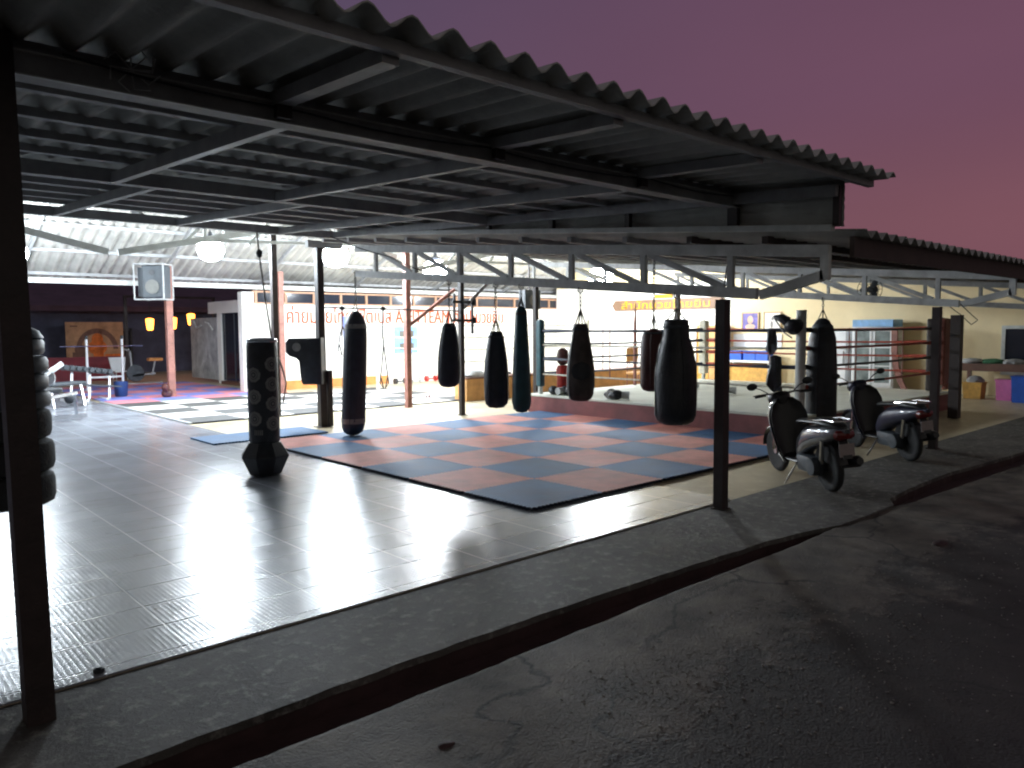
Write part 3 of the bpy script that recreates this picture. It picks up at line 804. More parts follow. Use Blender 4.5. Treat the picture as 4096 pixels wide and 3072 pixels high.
b = MB(); b.prism([(-.55, 6.28)] + [(-.55 + .052 * k + .026 * q, 6.28 + (.011 if q else -.011)) for k in range(36) for q in (0, 1)] + [(1.35, 6.28), (1.35, 7.22), (-.55, 7.22)], .0105, .0325)
b.build('foam_sheet', M['bluemat'], t)
puzzle('checkered_mat', 'black and white checkered foam mat in the lit hall', .2, 9.2, 7, 5, M['blackmat'], M['whitemat'], .0105, .02, True)
puzzle('training_mat', 'red and blue foam mat around the worn red post', .25, 14.25, 4, 7, M['pinkmat'], M['bluemat2'], .0105, .02, False)
b = MB(); b.box(.125, .185, 9.2, 15.2, .011, .035)
tag(b.build('floor_trim', M['trim'], None, loc=(.15, 9.2, .01)), 'pale metal edging strip along the left side of the checkered mat', 'trim')

# ------------------------------------------------------------ walls
bw = thing('back_wall', 'white back wall with orange lettering and a strip of dark windows', 'wall', (10, 15.6, 0))
part(lambda b: b.box(4.2, 16.3, 15.6, 15.75, 0, 2.45), 'plaster', M['wallwhite'], bw)
part(lambda b: b.box(4.75, 8.6, 15.575, 15.598, 0, .26), 'skirting', M['skirt'], bw)
part(lambda b: b.box(4.2, 16.3, 15.58, 15.66, 2.452, 2.50).box(4.2, 16.3, 15.58, 15.66, 2.775, 2.825), 'window_frame', M['woodframe'], bw)
wx = 4.3
while wx < 16.2:
    ww = .85
    part(lambda b: b.box(wx + .04, min(wx + ww, 16.25), 15.62, 15.63, 2.502, 2.773), 'window', M['glassdark'], bw)
    part(lambda b: b.box(wx - .035, wx + .035, 15.58, 15.66, 2.502, 2.773), 'mullion', M['woodframe'], bw)
    wx += ww + .04
mt = Matrix.Translation((9.35, 15.575, 2.10)) @ Matrix.Rotation(R(90), 4, 'X')
text_mesh('lettering', 'ค่ายมวยไทย ฟิตเนส A FITTEAM ศิลปะมวยยิม', .60, M['orange'], mt, bw, .012, 8.3)
pw = thing('pilaster', 'white corner pilaster at the left end of the lettered wall', 'pillar', (4.0, 15.55, 0))
part(lambda b: b.box(3.85, 4.19, 15.5, 15.76, 0, 2.78), 'shaft', M['wallwhite'], pw)
rw = thing('side_wall', 'cream yellow right-hand wall behind the boxing ring', 'wall', (16.3, 7, 0))
b = MB()
wp = [(-3.5, 0), (-3.5, 2.30), (7.0, 3.22), (7.05, 3.45), (11.2, 5.2), (15.6, 3.38), (15.6, 0)]
b.loft([[(16.3, y, z) for y, z in wp], [(16.45, y, z) for y, z in wp]])
b.build('plaster', M['wallyellow'], rw)
part(lambda b: b.box(16.285, 16.298, 8.0, 15.6, 0, 3.2), 'white_paint_panel', M['wallwhite'], rw)
wn = thing('window', 'dark window with a pale frame in the yellow wall, at the right edge', 'window', (16.28, -.3, 1.1))
part(lambda b: b.box(16.24, 16.29, -1.3, .62, .52, .60).box(16.24, 16.29, -1.3, .62, 1.62, 1.70).box(16.24, 16.29, .54, .62, .602, 1.618), 'frame', M['lightsteel'], wn)
part(lambda b: b.box(16.26, 16.28, -1.3, .54, .602, 1.618), 'pane', M['glassdark'], wn)
sw = thing('socket', 'small wall socket between the window and the ring corner', 'socket', (16.29, 1.62, 1.15))
part(lambda b: b.box(16.27, 16.298, 1.56, 1.68, 1.10, 1.19, .005), 'plate', M['white'], sw)
part(lambda b: b.box(16.262, 16.27, 1.585, 1.655, 1.12, 1.17), 'plug', M['black'], sw)
# wall clock-like fitting high on the wall
sg = thing('signboard', 'brown hanging signboard with yellow lettering on the right-hand wall', 'sign', (16.2, 10.7, 2.5))
b = MB(); b.bm.faces.ensure_lookup_table()
prof = [(12.75, 2.49), (12.62, 2.67), (8.3, 2.67), (8.15, 2.49), (8.3, 2.31), (12.62, 2.31)]
fr = [b.bm.verts.new((16.20, y, z)) for y, z in prof]; bk = [b.bm.verts.new((16.25, y, z)) for y, z in prof]
b.bm.faces.new(fr[::-1]); b.bm.faces.new(bk)
for i in range(6): b.bm.faces.new((fr[i], fr[(i + 1) % 6], bk[(i + 1) % 6], bk[i]))
b.build('board', M['signboard'], sg)
mt = Matrix.Translation((16.19, 10.5, 2.47)) @ Matrix.Rotation(R(-90), 4, 'Z') @ Matrix.Rotation(R(90), 4, 'X')
text_mesh('lettering', 'สำนักมวยไทยยิม', .34, M['yellow'], mt, sg, .008, 3.6)
part(lambda b: b.box(16.21, 16.25, 10.2, 10.9, 2.70, 2.82), 'crest', M['yellow'], sg)
# room with dark glass behind, on the far left
gr = thing('mirror_room_wall', 'white wall with a wide lintel over dark glass doors beyond the mats', 'wall', (4.9, 18.5, 0))
part(lambda b: b.box(4.85, 5.0, 15.9, 20.6, 2.28, 2.66), 'lintel', M['wallwhite'], gr)
part(lambda b: b.box(4.85, 5.0, 19.55, 19.85, 0, 2.278), 'pier', M['wallwhite'], gr)
for k in range(4):
    part(lambda b: b.box(4.92, 4.94, 15.95 + k * .9, 16.80 + k * .9, .12, 2.27), 'glass_door', M['glassdark'], gr)
    part(lambda b: b.box(4.9, 4.96, 16.805 + k * .9, 16.845 + k * .9, .12, 2.277), 'door_frame', M['speaker'], gr)
part(lambda b: b.box(4.8, 5.0, 15.9, 19.54, 0, .10), 'plinth', M['counter'], gr)
st = thing('painted_screen', 'grey painted panel with a draped figure, beside the dark glass doors', 'mural', (4.9, 21, 0))
part(lambda b: b.box(4.87, 4.93, 19.95, 22.3, .1, 2.15), 'panel', M['statue'], st)
b = MB()
b.tube([(4.85, 21.4, .4), (4.85, 21.0, .9), (4.85, 20.7, 1.3), (4.85, 20.9, 1.75)], [.10, .13, .12, .05], 8)
b.tube([(4.85, 20.5, .35), (4.85, 20.6, .8), (4.85, 20.7, 1.2)], [.06, .10, .08], 8)
for v in b.bm.verts: v.co.x = 4.865 + (v.co.x - 4.85) * .06
b.build('painted_figure', M['cloth'], st, True)
b = MB(); b.tube([(4.83, 20.2, 1.75), (4.78, 20.4, 1.95), (4.78, 20.7, 2.0)], .03, 6); b.tube([(4.83, 21.2, 1.9), (4.78, 21.5, 1.8), (4.78, 21.7, 2.05)], .03, 6)
b.build('horn', M['lightsteel'], st, True)

# dark house far behind
hs = thing('neighbour_house', 'dark unlit neighbouring house behind the training mats', 'house', (6, 29, 0))
part(lambda b: b.box(-14, 22, 29, 34, -.1, 3.2), 'wall', M['house'], hs)
b = MB()
b.loft([[(-15, 27.5, 2.7), (-15, 36, 5.5), (-15, 36, 5.3), (-15, 27.5, 2.5)], [(23, 27.5, 2.7), (23, 36, 5.5), (23, 36, 5.3), (23, 27.5, 2.5)]])
b.build('roof', M['houseroof'], hs)
part(lambda b: b.box(3.4, 4.75, 28.9, 28.98, .1, 1.75), 'door', M['glassdark'], hs)
part(lambda b: b.box(3.3, 3.38, 28.9, 28.98, .1, 1.85).box(4.77, 4.85, 28.9, 28.98, .1, 1.85).box(3.3, 4.85, 28.9, 28.98, 1.76, 1.84), 'door_frame', M['speaker'], hs)
mw = thing('low_wall', 'low maroon wall behind the white squat rack', 'wall', (1.5, 24.5, 0))
part(lambda b: b.box(-4, 3.3, 24.5, 24.65, 0, .78), 'panel', M['maroonwall'], mw)
part(lambda b: b.box(-4, 3.35, 24.46, 24.69, .78, .84), 'coping', M['maroonwall'], mw)
mu = thing('mural_board', 'large tan painted board with an orange figure under an arch, behind the squat rack', 'mural', (3, 27, 0))
part(lambda b: b.box(2.0, 3.97, 26.98, 27.04, .45, 2.08), 'board', M['mural'], mu)
b = MB()
for k in range(16):
    a0, a1 = PI * k / 16, PI * (k + 1) / 16
    for r0_, r1_ in ((.55, .72),):
        b.poly([(3.05 + r0_ * math.cos(a0), 26.972, 1.05 + r0_ * math.sin(a0) * 1.1), (3.05 + r1_ * math.cos(a0), 26.972, 1.05 + r1_ * math.sin(a0) * 1.1), (3.05 + r1_ * math.cos(a1), 26.972, 1.05 + r1_ * math.sin(a1) * 1.1), (3.05 + r0_ * math.cos(a1), 26.972, 1.05 + r0_ * math.sin(a1) * 1.1)])
b.box(2.2, 2.7, 26.97, 26.978, .5, .95); b.ball((2.45, 26.975, 1.05), .18, (1, .02, 1))
b.box(2.15, 2.4, 26.97, 26.978, 1.9, 1.95)
b.build('painted_arch', M['muralbrown'], mu)
b = MB(); b.ball((3.05, 26.968, 1.42), .2, (1, .03, 1.2)); b.ball((3.05, 26.967, 1.12), .33, (1, .02, .85)); b.box(2.9, 3.25, 26.96, 26.97, .7, 1.0); b.box(3.3, 3.95, 26.96, 26.97, .72, .86)
b.build('painted_figure', M['muralorange'], mu, True)
for i, (x, z, lb) in enumerate([(4.05, 1.96, 'lit orange lantern left of the worn red post'), (4.85, 2.0, 'lit orange lantern half hidden behind the worn red post'), (5.5, 2.14, 'lit orange lantern highest, right of the worn red post')]):
    t = thing('lantern', lb, 'lantern', (x, 24, z), 'orange lanterns in the dark yard')
    b = MB(); b.lathe([(.06, -.21), (.10, -.19), (.125, 0), (.14, .19), (.06, .22)], (x, 24, z), n=12); b.build('shade', M['lantern'], t, True)
    part(lambda b: b.tube([(x, 24, z + .18), (x, 24, 2.9)], .01, 5), 'cord', M['black'], t)
part_beam = thing('lantern_beam', 'dark beam carrying the orange lanterns', 'beam', (4.8, 24, 2.9))
part(lambda b: b.box(3.2, 6.4, 23.96, 24.04, 2.9, 2.98).box(6.3, 6.4, 23.96, 24.04, 0, 2.9).box(3.2, 3.3, 23.96, 24.04, 0, 2.9), 'frame', M['post'], part_beam)

# ------------------------------------------------------------ punching bags
def chain(b, p0, p1, link=.05, r=.006):
    p0 = Vector(p0); p1 = Vector(p1); L = (p1 - p0).length; n = max(2, int(L / (link * .72)))
    for i in range(n):
        c = p0.lerp(p1, (i + .5) / n)
        pts = []
        for k in range(9):
            a = 2 * PI * k / 8
            dx = math.cos(a) * link * .28; dz = math.sin(a) * link * .5
            pts.append(c + (Vector((dx, 0, dz)) if i % 2 == 0 else Vector((0, dx, dz))))
        b.tube(pts, r, 4, False)
def bag(x, y, zt, zb, prof, m, label, ztop, cat='punching bag', r=.15, lean=(0, 0), bands=(), patch=None, seed=0, straps=4, group='bags hanging from the trusses', wob=.05):
    t = thing('punching_bag', label, cat, (x, y, zb), group)
    H = zt - zb
    b = MB()
    rings = []
    for (fr_, fz) in prof:
        ring = []
        for k in range(28):
            a = 2 * PI * k / 28; z = fz * H
            q = noise.noise(Vector((math.cos(a) * 1.5 + seed * 3, math.sin(a) * 1.5, z * 5))) + .5 * noise.noise(Vector((math.cos(a) * 4 + seed, math.sin(a) * 4, z * 11)))
            rr = fr_ * r * (1 + wob * q)
            ring.append((x + rr * math.cos(a) + lean[0] * (fz - 1), y + rr * math.sin(a) + lean[1] * (fz - 1), zb + z))
        rings.append(ring)
    b.loft(rings)
    body = b.build('bag_body', m, t, True)
    def rad(fz):
        for i in range(len(prof) - 1):
            if prof[i][1] <= fz <= prof[i + 1][1]:
                u = (fz - prof[i][1]) / max(1e-6, prof[i + 1][1] - prof[i][1]); return r * (prof[i][0] * (1 - u) + prof[i + 1][0] * u)
        return r
    for (fz, h) in bands:
        rr = [(rad(fz - h / 2) + .007, (fz - h / 2) * H), (rad(fz + h / 2) + .007, (fz + h / 2) * H)]
        b = MB(); b.lathe(rr, (x + lean[0] * (fz - 1), y + lean[1] * (fz - 1), zb), n=28); b.build('printed_band', M['emblem'] if m is not M['brownbag'] else M['black'], t, True)
    for k in range(4):
        a = 2 * PI * k / 4 + seed
        pts = []
        for i in range(15):
            fz = .03 + .93 * i / 14; rr = rad(fz) * 1.015 + .002
            pts.append((x + rr * math.cos(a) + lean[0] * (fz - 1), y + rr * math.sin(a) + lean[1] * (fz - 1), zb + fz * H))
        b = MB(); b.tube(pts, .0055, 5); b.build('seam', m, t, True)
    for fz in ((.93,) if seed != 7 else ()):
        b = MB(); b.lathe([(rad(fz - .015) + .004, (fz - .015) * H), (rad(fz) + .010, fz * H), (rad(fz + .015) + .004, (fz + .015) * H)], (x + lean[0] * (fz - 1), y + lean[1] * (fz - 1), zb), n=28); b.build('collar', M['speaker'], t, True)
    if patch:
        fz0, fz1, a0, a1 = patch
        b = MB(); gridv = []
        for i in range(9):
            fz = fz0 + (fz1 - fz0) * i / 8; row = []
            for j in range(9):
                sh = math.sin(PI * i / 8) ** .4
                a = (a0 + a1) / 2 + (a1 - a0) / 2 * (j / 4 - 1) * sh
                rr = rad(fz) * 1.045 + .006
                row.append(b.bm.verts.new((x + rr * math.cos(a) + lean[0] * (fz - 1), y + rr * math.sin(a) + lean[1] * (fz - 1), zb + fz * H)))
            gridv.append(row)
        for i in range(8):
            for j in range(8): b.bm.faces.new((gridv[i][j], gridv[i][j + 1], gridv[i + 1][j + 1], gridv[i + 1][j]))
        b.build('worn_patch', M['black'], t, True)
    rt = rad(.985) * .85
    apex = (x, y, zt + min(.16, (ztop - zt) * .45))
    b = MB()
    for k in range(straps):
        a = 2 * PI * k / straps + .4
        b.tube([(x + rt * math.cos(a), y + rt * math.sin(a), zt - .02), apex], .008, 5)
    b.build('strap', M['rope'] if seed % 2 else M['chain'], t)
    b = MB(); chain(b, apex, (x, y, ztop)); b.tube([(x - .03, y, ztop + .02), (x - .04, y, ztop - .02), (x, y, ztop - .04), (x + .04, y, ztop - .02), (x + .03, y, ztop + .02)], .008, 5)
    b.build('chain', M['chain'], t)
    return t
bottle = [(.05, 0), (.55, .01), (.80, .04), (.95, .10), (1.0, .2), (1.0, .32), (.95, .48), (.82, .64), (.66, .8), (.56, .9), (.50, .97), (.46, 1.0), (.3, .995)]
cyl = [(.05, 0), (.5, .008), (.8, .03), (.95, .07), (1, .12), (1, .5), (.97, .75), (.92, .87), (.78, .93), (.5, .975), (.2, 1.0)]
pear = [(.05, 0), (.6, .015), (.88, .06), (1, .14), (1, .4), (.92, .62), (.75, .82), (.62, .92), (.5, .985), (.4, 1.0)]
TB = lambda y: 1.97 + .084 * (y + 1.3)
bag(1.40, -.60, 1.79, .745, [(.05, 0), (.6, .012), (.85, .045), (.97, .1), (1, .2), (1.0, .4), (.97, .52), (.9, .62), (.78, .74), (.66, .82), (.60, .9), (.58, .985), (.5, 1.0)], M['black'], 'largest black teardrop bag, hanging just left of the front post', TB(-.6), r=.205, seed=1, wob=.04)
bag(2.2, .28, 1.70, .98, cyl, M['maroon'], 'maroon bag half hidden behind the largest black bag', Lz(.28) - .1, r=.145, seed=2)
bag(1.40, .67, 1.76, .90, bottle, M['brownbag'], 'worn brown bag with a black patch, fourth from the left along the truss', TB(.67), r=.155, seed=3, patch=(.28, .52, PI + .1, PI + 1.5))
bag(1.40, 1.63, 1.98, .70, [(.05, 0), (.6, .01), (.9, .04), (1, .1), (.95, .3), (.85, .5), (.72, .7), (.62, .85), (.56, .96), (.4, .99), (.1, 1)], M['teal'], 'tall narrow dark teal bag beside the short dark bag', TB(1.63), r=.108, seed=4, wob=.03)
bag(1.40, 2.09, 1.68, .72, pear, M['navy'], 'short dark navy bag touching the tall teal bag', TB(2.09), r=.155, seed=5)
bag(1.40, 3.03, 1.79, .93, pear, M['navy'], 'smallest dark bag hanging beside the thin clamped post', TB(3.03), r=.15, seed=6, lean=(.0, -.03))
bag(1.40, 5.4, 2.0, .045, cyl, M['navy'], 'very long dark bag with printed bands reaching almost to the mat', TB(5.3) + .1, r=.185, seed=7, lean=(.03, -.12), bands=((.88, .035), (.12, .04)), straps=3)
bag(6.60, .42, 1.84, .12, [(.05, 0), (.6, .01), (.9, .03), (1, .08), (1, .5), (.93, .7), (.85, .82), (.66, .92), (.4, .98), (.15, 1)], M['black'], 'long black bag hanging behind the silver scooter', TB(.42) + .02, r=.225, seed=8)

# freestanding bag with emblems
fx, fy = -.99, 3.52
t = thing('freestanding_bag', 'black freestanding punching bag with round emblems and an octagonal base', 'punching bag', (fx, fy, .01))
b = MB(); b.lathe([(.15, .011), (.19, .03), (.285, .235), (.285, .25), (.19, .40), (.14, .41)], (fx, fy, 0), n=8); b.build('base', M['black'], t)
b = MB(); b.lathe([(.16, .39), (.175, .42), (.176, 1.52), (.170, 1.58), (.150, 1.62), (.05, 1.63)], (fx, fy, 0), n=40); b.build('bag_body', M['black'], t, True)
b = MB(); b.lathe([(.172, 1.575), (.180, 1.585), (.172, 1.603), (.150, 1.622)], (fx, fy, 0), n=40); b.build('piping', M['silver'], t, True)
def emblem(fa, z, rr=.085):
    b = MB()
    Rr = .1785
    for (ra, rb) in ((.052, .085), (.030, .046), (.0, .018)):
        n = 24
        for k in range(n):
            q = []
            for (r_, aa) in ((ra, k), (rb, k), (rb, k + 1), (ra, k + 1)):
                an = 2 * PI * aa / n
                rad_ = r_ + (.004 * math.sin(an * 9) if r_ > .08 else 0)
                du = rad_ * math.cos(an); dz = rad_ * math.sin(an)
                th = fa + du / Rr
                q.append((fx + Rr * math.cos(th), fy + Rr * math.sin(th), z + dz))
            if ra == 0: q = [q[1], q[2], (fx + Rr * math.cos(fa), fy + Rr * math.sin(fa), z)]
            b.poly(q)
    o = b.build('emblem', M['emblem'], t)
va = math.atan2(-5.076 - fy, -4.85 - fx)     # side facing the street
for k in range(3): emblem(va - .62, 1.20 - .255 * k)
for k in range(4): emblem(va + .62, 1.32 - .23 * k)
for k in range(3): emblem(va + 2.0, 1.20 - .255 * k); emblem(va - 2.0, 1.32 - .23 * k)
b = MB()
for i in range(5):
    th0 = va - .66 + i * .12
    b.poly([(fx + .1785 * math.cos(th0), fy + .1785 * math.sin(th0), .50), (fx + .1785 * math.cos(th0 + .08), fy + .1785 * math.sin(th0 + .08), .50), (fx + .1785 * math.cos(th0 + .08), fy + .1785 * math.sin(th0 + .08), .56), (fx + .1785 * math.cos(th0), fy + .1785 * math.sin(th0), .56)])
b.build('logo_band', M['emblem'], t)

# L-shaped uppercut pad on the post
t = thing('uppercut_pad', 'black L-shaped uppercut pad bolted to the tall dark post', 'wall pad', (1.6, 7.05, .8))
b = MB()
ax = Vector((-.72, .69, 0)); nx_ = Vector((-.69, -.72, 0)); o0 = Vector((1.70, 7.02, 0))
prof = [(0, .77), (.33, .77), (.36, .82), (.39, 1.18), (.44, 1.23), (.56, 1.27), (.62, 1.33), (.62, 1.50), (.56, 1.57), (0, 1.58)]
def ring(d, k): 
    cxx, czz = .3, 1.2
    return [o0 + ax * (cxx + (u - cxx) * k) + nx_ * d + Vector((0, 0, czz + (z - czz) * k)) for u, z in prof]
b.loft([ring(-.17, .9), ring(-.15, 1), ring(.15, 1), ring(.17, .9)])
b.build('pad', M['black'], t, True)
b = MB()
for k in range(20):
    a0, a1 = 2 * PI * k / 20, 2 * PI * (k + 1) / 20
    c = o0 + ax * .42 + nx_ * .176 + Vector((0, 0, 1.42))
    b.poly([c, c + ax * .075 * math.cos(a0) + Vector((0, 0, .075 * math.sin(a0))), c + ax * .075 * math.cos(a1) + Vector((0, 0, .075 * math.sin(a1)))])
b.build('emblem', M['emblem'], t)
part(lambda b: b.box(1.60, 1.66, 7.03, 7.2, 1.3, 1.38).box(1.60, 1.66, 7.03, 7.2, .9, .98), 'bracket', M['chain'], t)

# hanging tyre column by the left post
t = thing('tyre_column', 'hanging column of stacked tyres behind the nearest left post', 'tyre stack', (-3.945, 1.07, .5))
def tyre_prof(R_, w):
    return [(R_ * .62, -w * .32), (R_ * .66, -w * .46), (R_ * .85, -w * .5), (R_ * .96, -w * .42), (R_, -w * .25), (R_, w * .25), (R_ * .96, w * .42), (R_ * .85, w * .5), (R_ * .66, w * .46), (R_ * .62, w * .32)]
zz = .53
for k, (R_, w) in enumerate([(.298, .225), (.295, .225), (.292, .21), (.288, .12), (.286, .12), (.28, .12), (.27, .12)]):
    zz += w / 2
    b = MB(); b.lathe(tyre_prof(R_, w * .97) + [(R_ * .62, w * .3)], (-3.945 + .008 * (k % 2), 1.07, zz), n=40)
    b.build('tyre', M['tyre'] if k < 3 else M['speaker'], t, True)
    zz += w / 2
part(lambda b: b.tube([(-3.945, 1.07, .5), (-3.945, 1.07, U(1.07) - .05)], .022, 8), 'pole', M['chain'], t)
b = MB(); b.lathe([(.268, zz), (.24, zz + .05), (.12, zz + .12), (.03, zz + .15)], (-3.945, 1.07, 0), n=30); b.build('cap', M['speaker'], t, True)

# rope hanging behind the freestanding bag
t = thing('hanging_rope', 'thin hanging rope with a dark toggle behind the freestanding bag', 'rope', (.1, 6, 1.6))
b = MB(); b.tube([(.08, 5.95, U(5.95) - .17), (.12, 6, 2.9), (.2, 6, 2.2), (.28, 6, 1.6), (.42, 6, 1.2), (.50, 6, .9), (.44, 6, .6)], .012, 6); b.build('cord', M['rope'], t, True)
b = MB(); b.ball((.13, 6, 2.86), .05, (1, 1, 1.3)); b.build('toggle', M['black'], t, True)

# pull-up bar, suspension straps
t = thing('pull_up_bar', 'thin dark bar spanning between the padded post and the thin post', 'bar', (3.2, 7.6, 2.1))
part(lambda b: b.tube([(1.78, 7.18, 2.11), (4.6, 6.86, 2.07)], .014, 8), 'bar', M['black'], t)
def strapset(x, y, z0, z1, label, m):
    t = thing('suspension_strap', label, 'exercise straps', (x, y, z1), 'straps hanging from the bar')
    b = MB(); b.tube([(x, y, z0), (x - .02, y, z0 - .5), (x, y, (z0 + z1) / 2 + .1)], .014, 6); b.build('strap', m, t)
    b = MB(); b.ball((x, y, z0), .05, (1.2, .6, .8)); b.build('anchor', M['black'], t, True)
    for s in (-1, 1):
        b = MB(); b.tube([(x, y, (z0 + z1) / 2 + .1), (x + .05 * s, y, z1 + .4), (x + .10 * s, y, z1 + .1), (x + .02 * s, y, z1), (x + .07 * s, y, z1 + .2)], .012, 6); b.build('handle', M['black'], t)
strapset(2.95, 7.04, 2.1, .62, 'black suspension straps with loops, right of the very long bag', M['black'])
strapset(2.15, 7.13, 2.1, 1.25, 'short dark straps behind the top of the very long bag', M['maroon'])

# ------------------------------------------------------------ boxing ring
RX0, RX1, RY0, RY1, RZ = 5.95, 12.2, .38, 6.35, .36
t = thing('boxing_ring', 'boxing ring with a low maroon platform, pale canvas and four ropes', 'boxing ring', (9, 3.4, 0))
part(lambda b: b.box(RX0 + .03, RX1 - .03, RY0 + .03, RY1 - .03, 0, RZ - .03), 'platform', M['apron'], t)
b = MB(); b.box(RX0, RX1, RY0, RY1, RZ - .03, RZ + .012, .008); b.build('canvas', M['canvas'], t)
part(lambda b: b.box(RX0 + .012, RX0 + .028, RY0 + .03, RY1 - .03, .01, RZ - .032), 'apron', M['apron'], t)
corners = [(RX0 + .2, RY1 - .2, M['teal'], .07, 1.9), (RX0 + .25, RY0 + .18, M['lightsteel'], .075, 1.96), (RX1 - .25, RY0 + .15, M['padred'], .12, 1.88), (RX1 - .1, RY1 - .15, M['ropewhite'], .1, 1.9)]
for (x, y, m, r_, zt) in corners:
    p = MB(); p.tube([(x, y, RZ + .012), (x, y, zt)], r_ if m is M['lightsteel'] else .05, 12); po = p.build('corner_post', M['lightsteel'], t, True)
    if m is not M['lightsteel']:
        b = MB(); b.box(x - r_, x + r_, y - r_, y + r_, RZ + .16, zt - .02, .03); b.build('corner_pad', m, po)
x, y = corners[2][:2]
for dx, dy in ((-.38, .02), (.22, -.02)):
    b = MB(); b.box(x + dx - .09, x + dx + .09, y + dy - .09, y + dy + .09, RZ + .05, 1.85, .03); b.build('corner_pad', M['padred'] if dx > 0 else M['padblack'], t)
hts = (.78, 1.09, 1.38, 1.66)
def rope(a, c, z, m, r_=.020, sag=.015):
    b = MB(); pts = []
    for k in range(13):
        u = k / 12
        pts.append((a[0] + (c[0] - a[0]) * u, a[1] + (c[1] - a[1]) * u, z - sag * math.sin(PI * u)))
    rr = [r_ * (1.9 if u in (0, 1, 11, 12) and m is not M['ropewhite'] else 1) for u in range(13)]
    b.tube(pts, rr, 8); b.build('rope', m, t, True)
cl = [(c[0], c[1]) for c in corners]
for i, z in enumerate(hts):
    rope(cl[0], cl[1], z, M['ropeblue'] if i % 2 else M['ropewhite'], .017)
    rope(cl[1], cl[2], z, M['ropered'] if i % 2 == 0 else M['padblack'])
    rope(cl[2], cl[3], z, M['ropered'])
    rope(cl[3], cl[0], z, M['ropeblue'] if i < 3 else M['ropeblue'])
for (a, c) in ((cl[0], cl[1]), (cl[1], cl[2]), (cl[2], cl[3]), (cl[3], cl[0])):
    for u in (.33, .67):
        x = a[0] + (c[0] - a[0]) * u; y = a[1] + (c[1] - a[1]) * u
        part(lambda b: b.tube([(x, y, hts[0] - .03), (x, y, hts[3] + .02)], .012, 6), 'rope_tie', M['redpost'], t)
# red slim post at far rope
t = thing('red_pole', 'thin red pole standing at the far rope of the ring', 'pole', (9.35, 6.25, RZ))
part(lambda b: b.tube([(9.35, 6.25, RZ + .012), (9.35, 6.25, 1.7), (9.36, 6.25, 2.28)], [.04, .04, .015], 8), 'shaft', M['redpost'], t)
# headguard + towel on near post
t = thing('headguard', 'black headguard hung on the pale near corner post of the ring', 'headguard', (6.15, .6, 1.75))
b = MB(); b.ball((6.12, .64, 1.74), .155, (.95, .95, 1.0), 16)
for v in b.bm.verts:
    if v.co.z > 1.80: v.co.z = 1.80 + (v.co.z - 1.8) * .3
b.build('shell', M['black'], t, True)
b = MB(); b.tube([(6.02, .90, 1.86), (6.02, .78, 1.84), (6.06, .7, 1.78)], [.03, .07, .08], 8); b.build('cheek_flap', M['black'], t, True)
b = MB(); b.tube([(6.0, .88, 1.82), (5.98, .72, 1.62), (6.0, .6, 1.54)], .012, 6); b.build('chin_strap', M['cloth'], t)
for (x, y, z, s, m, lb) in [(6.12, 1.00, 1.55, .13, 'speaker', 'grey rag draped over the top rope beside the near corner post'), (6.13, .95, 1.10, .19, 'black', 'black gear bag hanging on the near ropes below the headguard'), (6.12, .86, .70, .11, 'navy', 'dark blue cloth hanging low on the near ropes')]:
    b = MB()
    b.lathe([(s * .12, s * .9), (s * .38, s * .75), (s * .42, 0), (s * .5, -s * .8), (s * .6, -s * 1.5), (s * .35, -s * 1.9), (s * .1, -s * 2.1)], (x, y, z), n=22, wob=.8, sx=.8, seed=z * 3)
    tag(b.build('hung_gear', M[m], None, True, loc=(x, y, z)), lb, 'gear', 'gear hung on the near ring ropes')
# kick shields & red gear at far-left corner
t = thing('red_dummy', 'red leather torso dummy with a brown head on the ring edge', 'dummy', (6.5, 5.8, RZ))
b = MB(); b.lathe([(.05, .0), (.12, .01), (.13, .1), (.12, .3), (.14, .5), (.10, .58)], (6.5, 5.85, RZ + .012), n=16); b.build('torso', M['redleather'], t, True)
b = MB(); b.lathe([(.06, .0), (.11, .05), (.12, .2), (.10, .3), (.04, .35)], (6.5, 5.85, RZ + .60), n=16, wob=.2); b.build('head', M['maroon'], t, True)
def glove(x, y, z, a, label, m=M['black'], s=1.0):
    g = thing('boxing_glove', label, 'boxing glove', (x, y, z), 'boxing gloves on the ring canvas')
    ro = Matrix.Rotation(a, 3, 'Z')
    P = lambda v: Vector((x, y, z)) + ro @ Vector(v) * s
    b = MB(); b.ball(P((.06, 0, .075)), .085 * s, (1.25, .95, .85), 12, ro); b.ball(P((.11, 0, .06)), .07 * s, (1, .95, .8), 12, ro); b.build('mitt', m, g, True)
    b = MB(); b.ball(P((.06, .085, .06)), .04 * s, (1.5, .8, .8), 10, ro); b.build('thumb', m, g, True)
    b = MB(); b.tube([P((-.02, 0, .07)), P((-.13, 0, .065))], [.052 * s, .06 * s], 12); b.build('cuff', M['cloth'] if m is M['black'] else m, g, True)
gl = 'black boxing glove in the pile at the left corner of the ring canvas'
for i, (x, y) in enumerate([(6.25, 5.6), (6.3, 5.4), (6.5, 5.5), (6.22, 5.85), (6.45, 5.3)]): glove(x, y, RZ + .012, i * 1.3, gl, s=1.25)
glove(6.25, 4.35, RZ + .012, .5, 'black boxing glove right of the worn brown bag, left of its pair', s=1.3)
glove(6.2, 4.08, RZ + .012, 2.2, 'black boxing glove right of the worn brown bag, right of its pair', s=1.3)
glove(9.3, 4.6, RZ + .012, 1.0, 'black boxing glove near the middle of the ring canvas', s=1.2)
glove(8.6, 3.3, RZ + .012, 2.0, 'dark boxing glove on the canvas right of the front post', s=1.2)
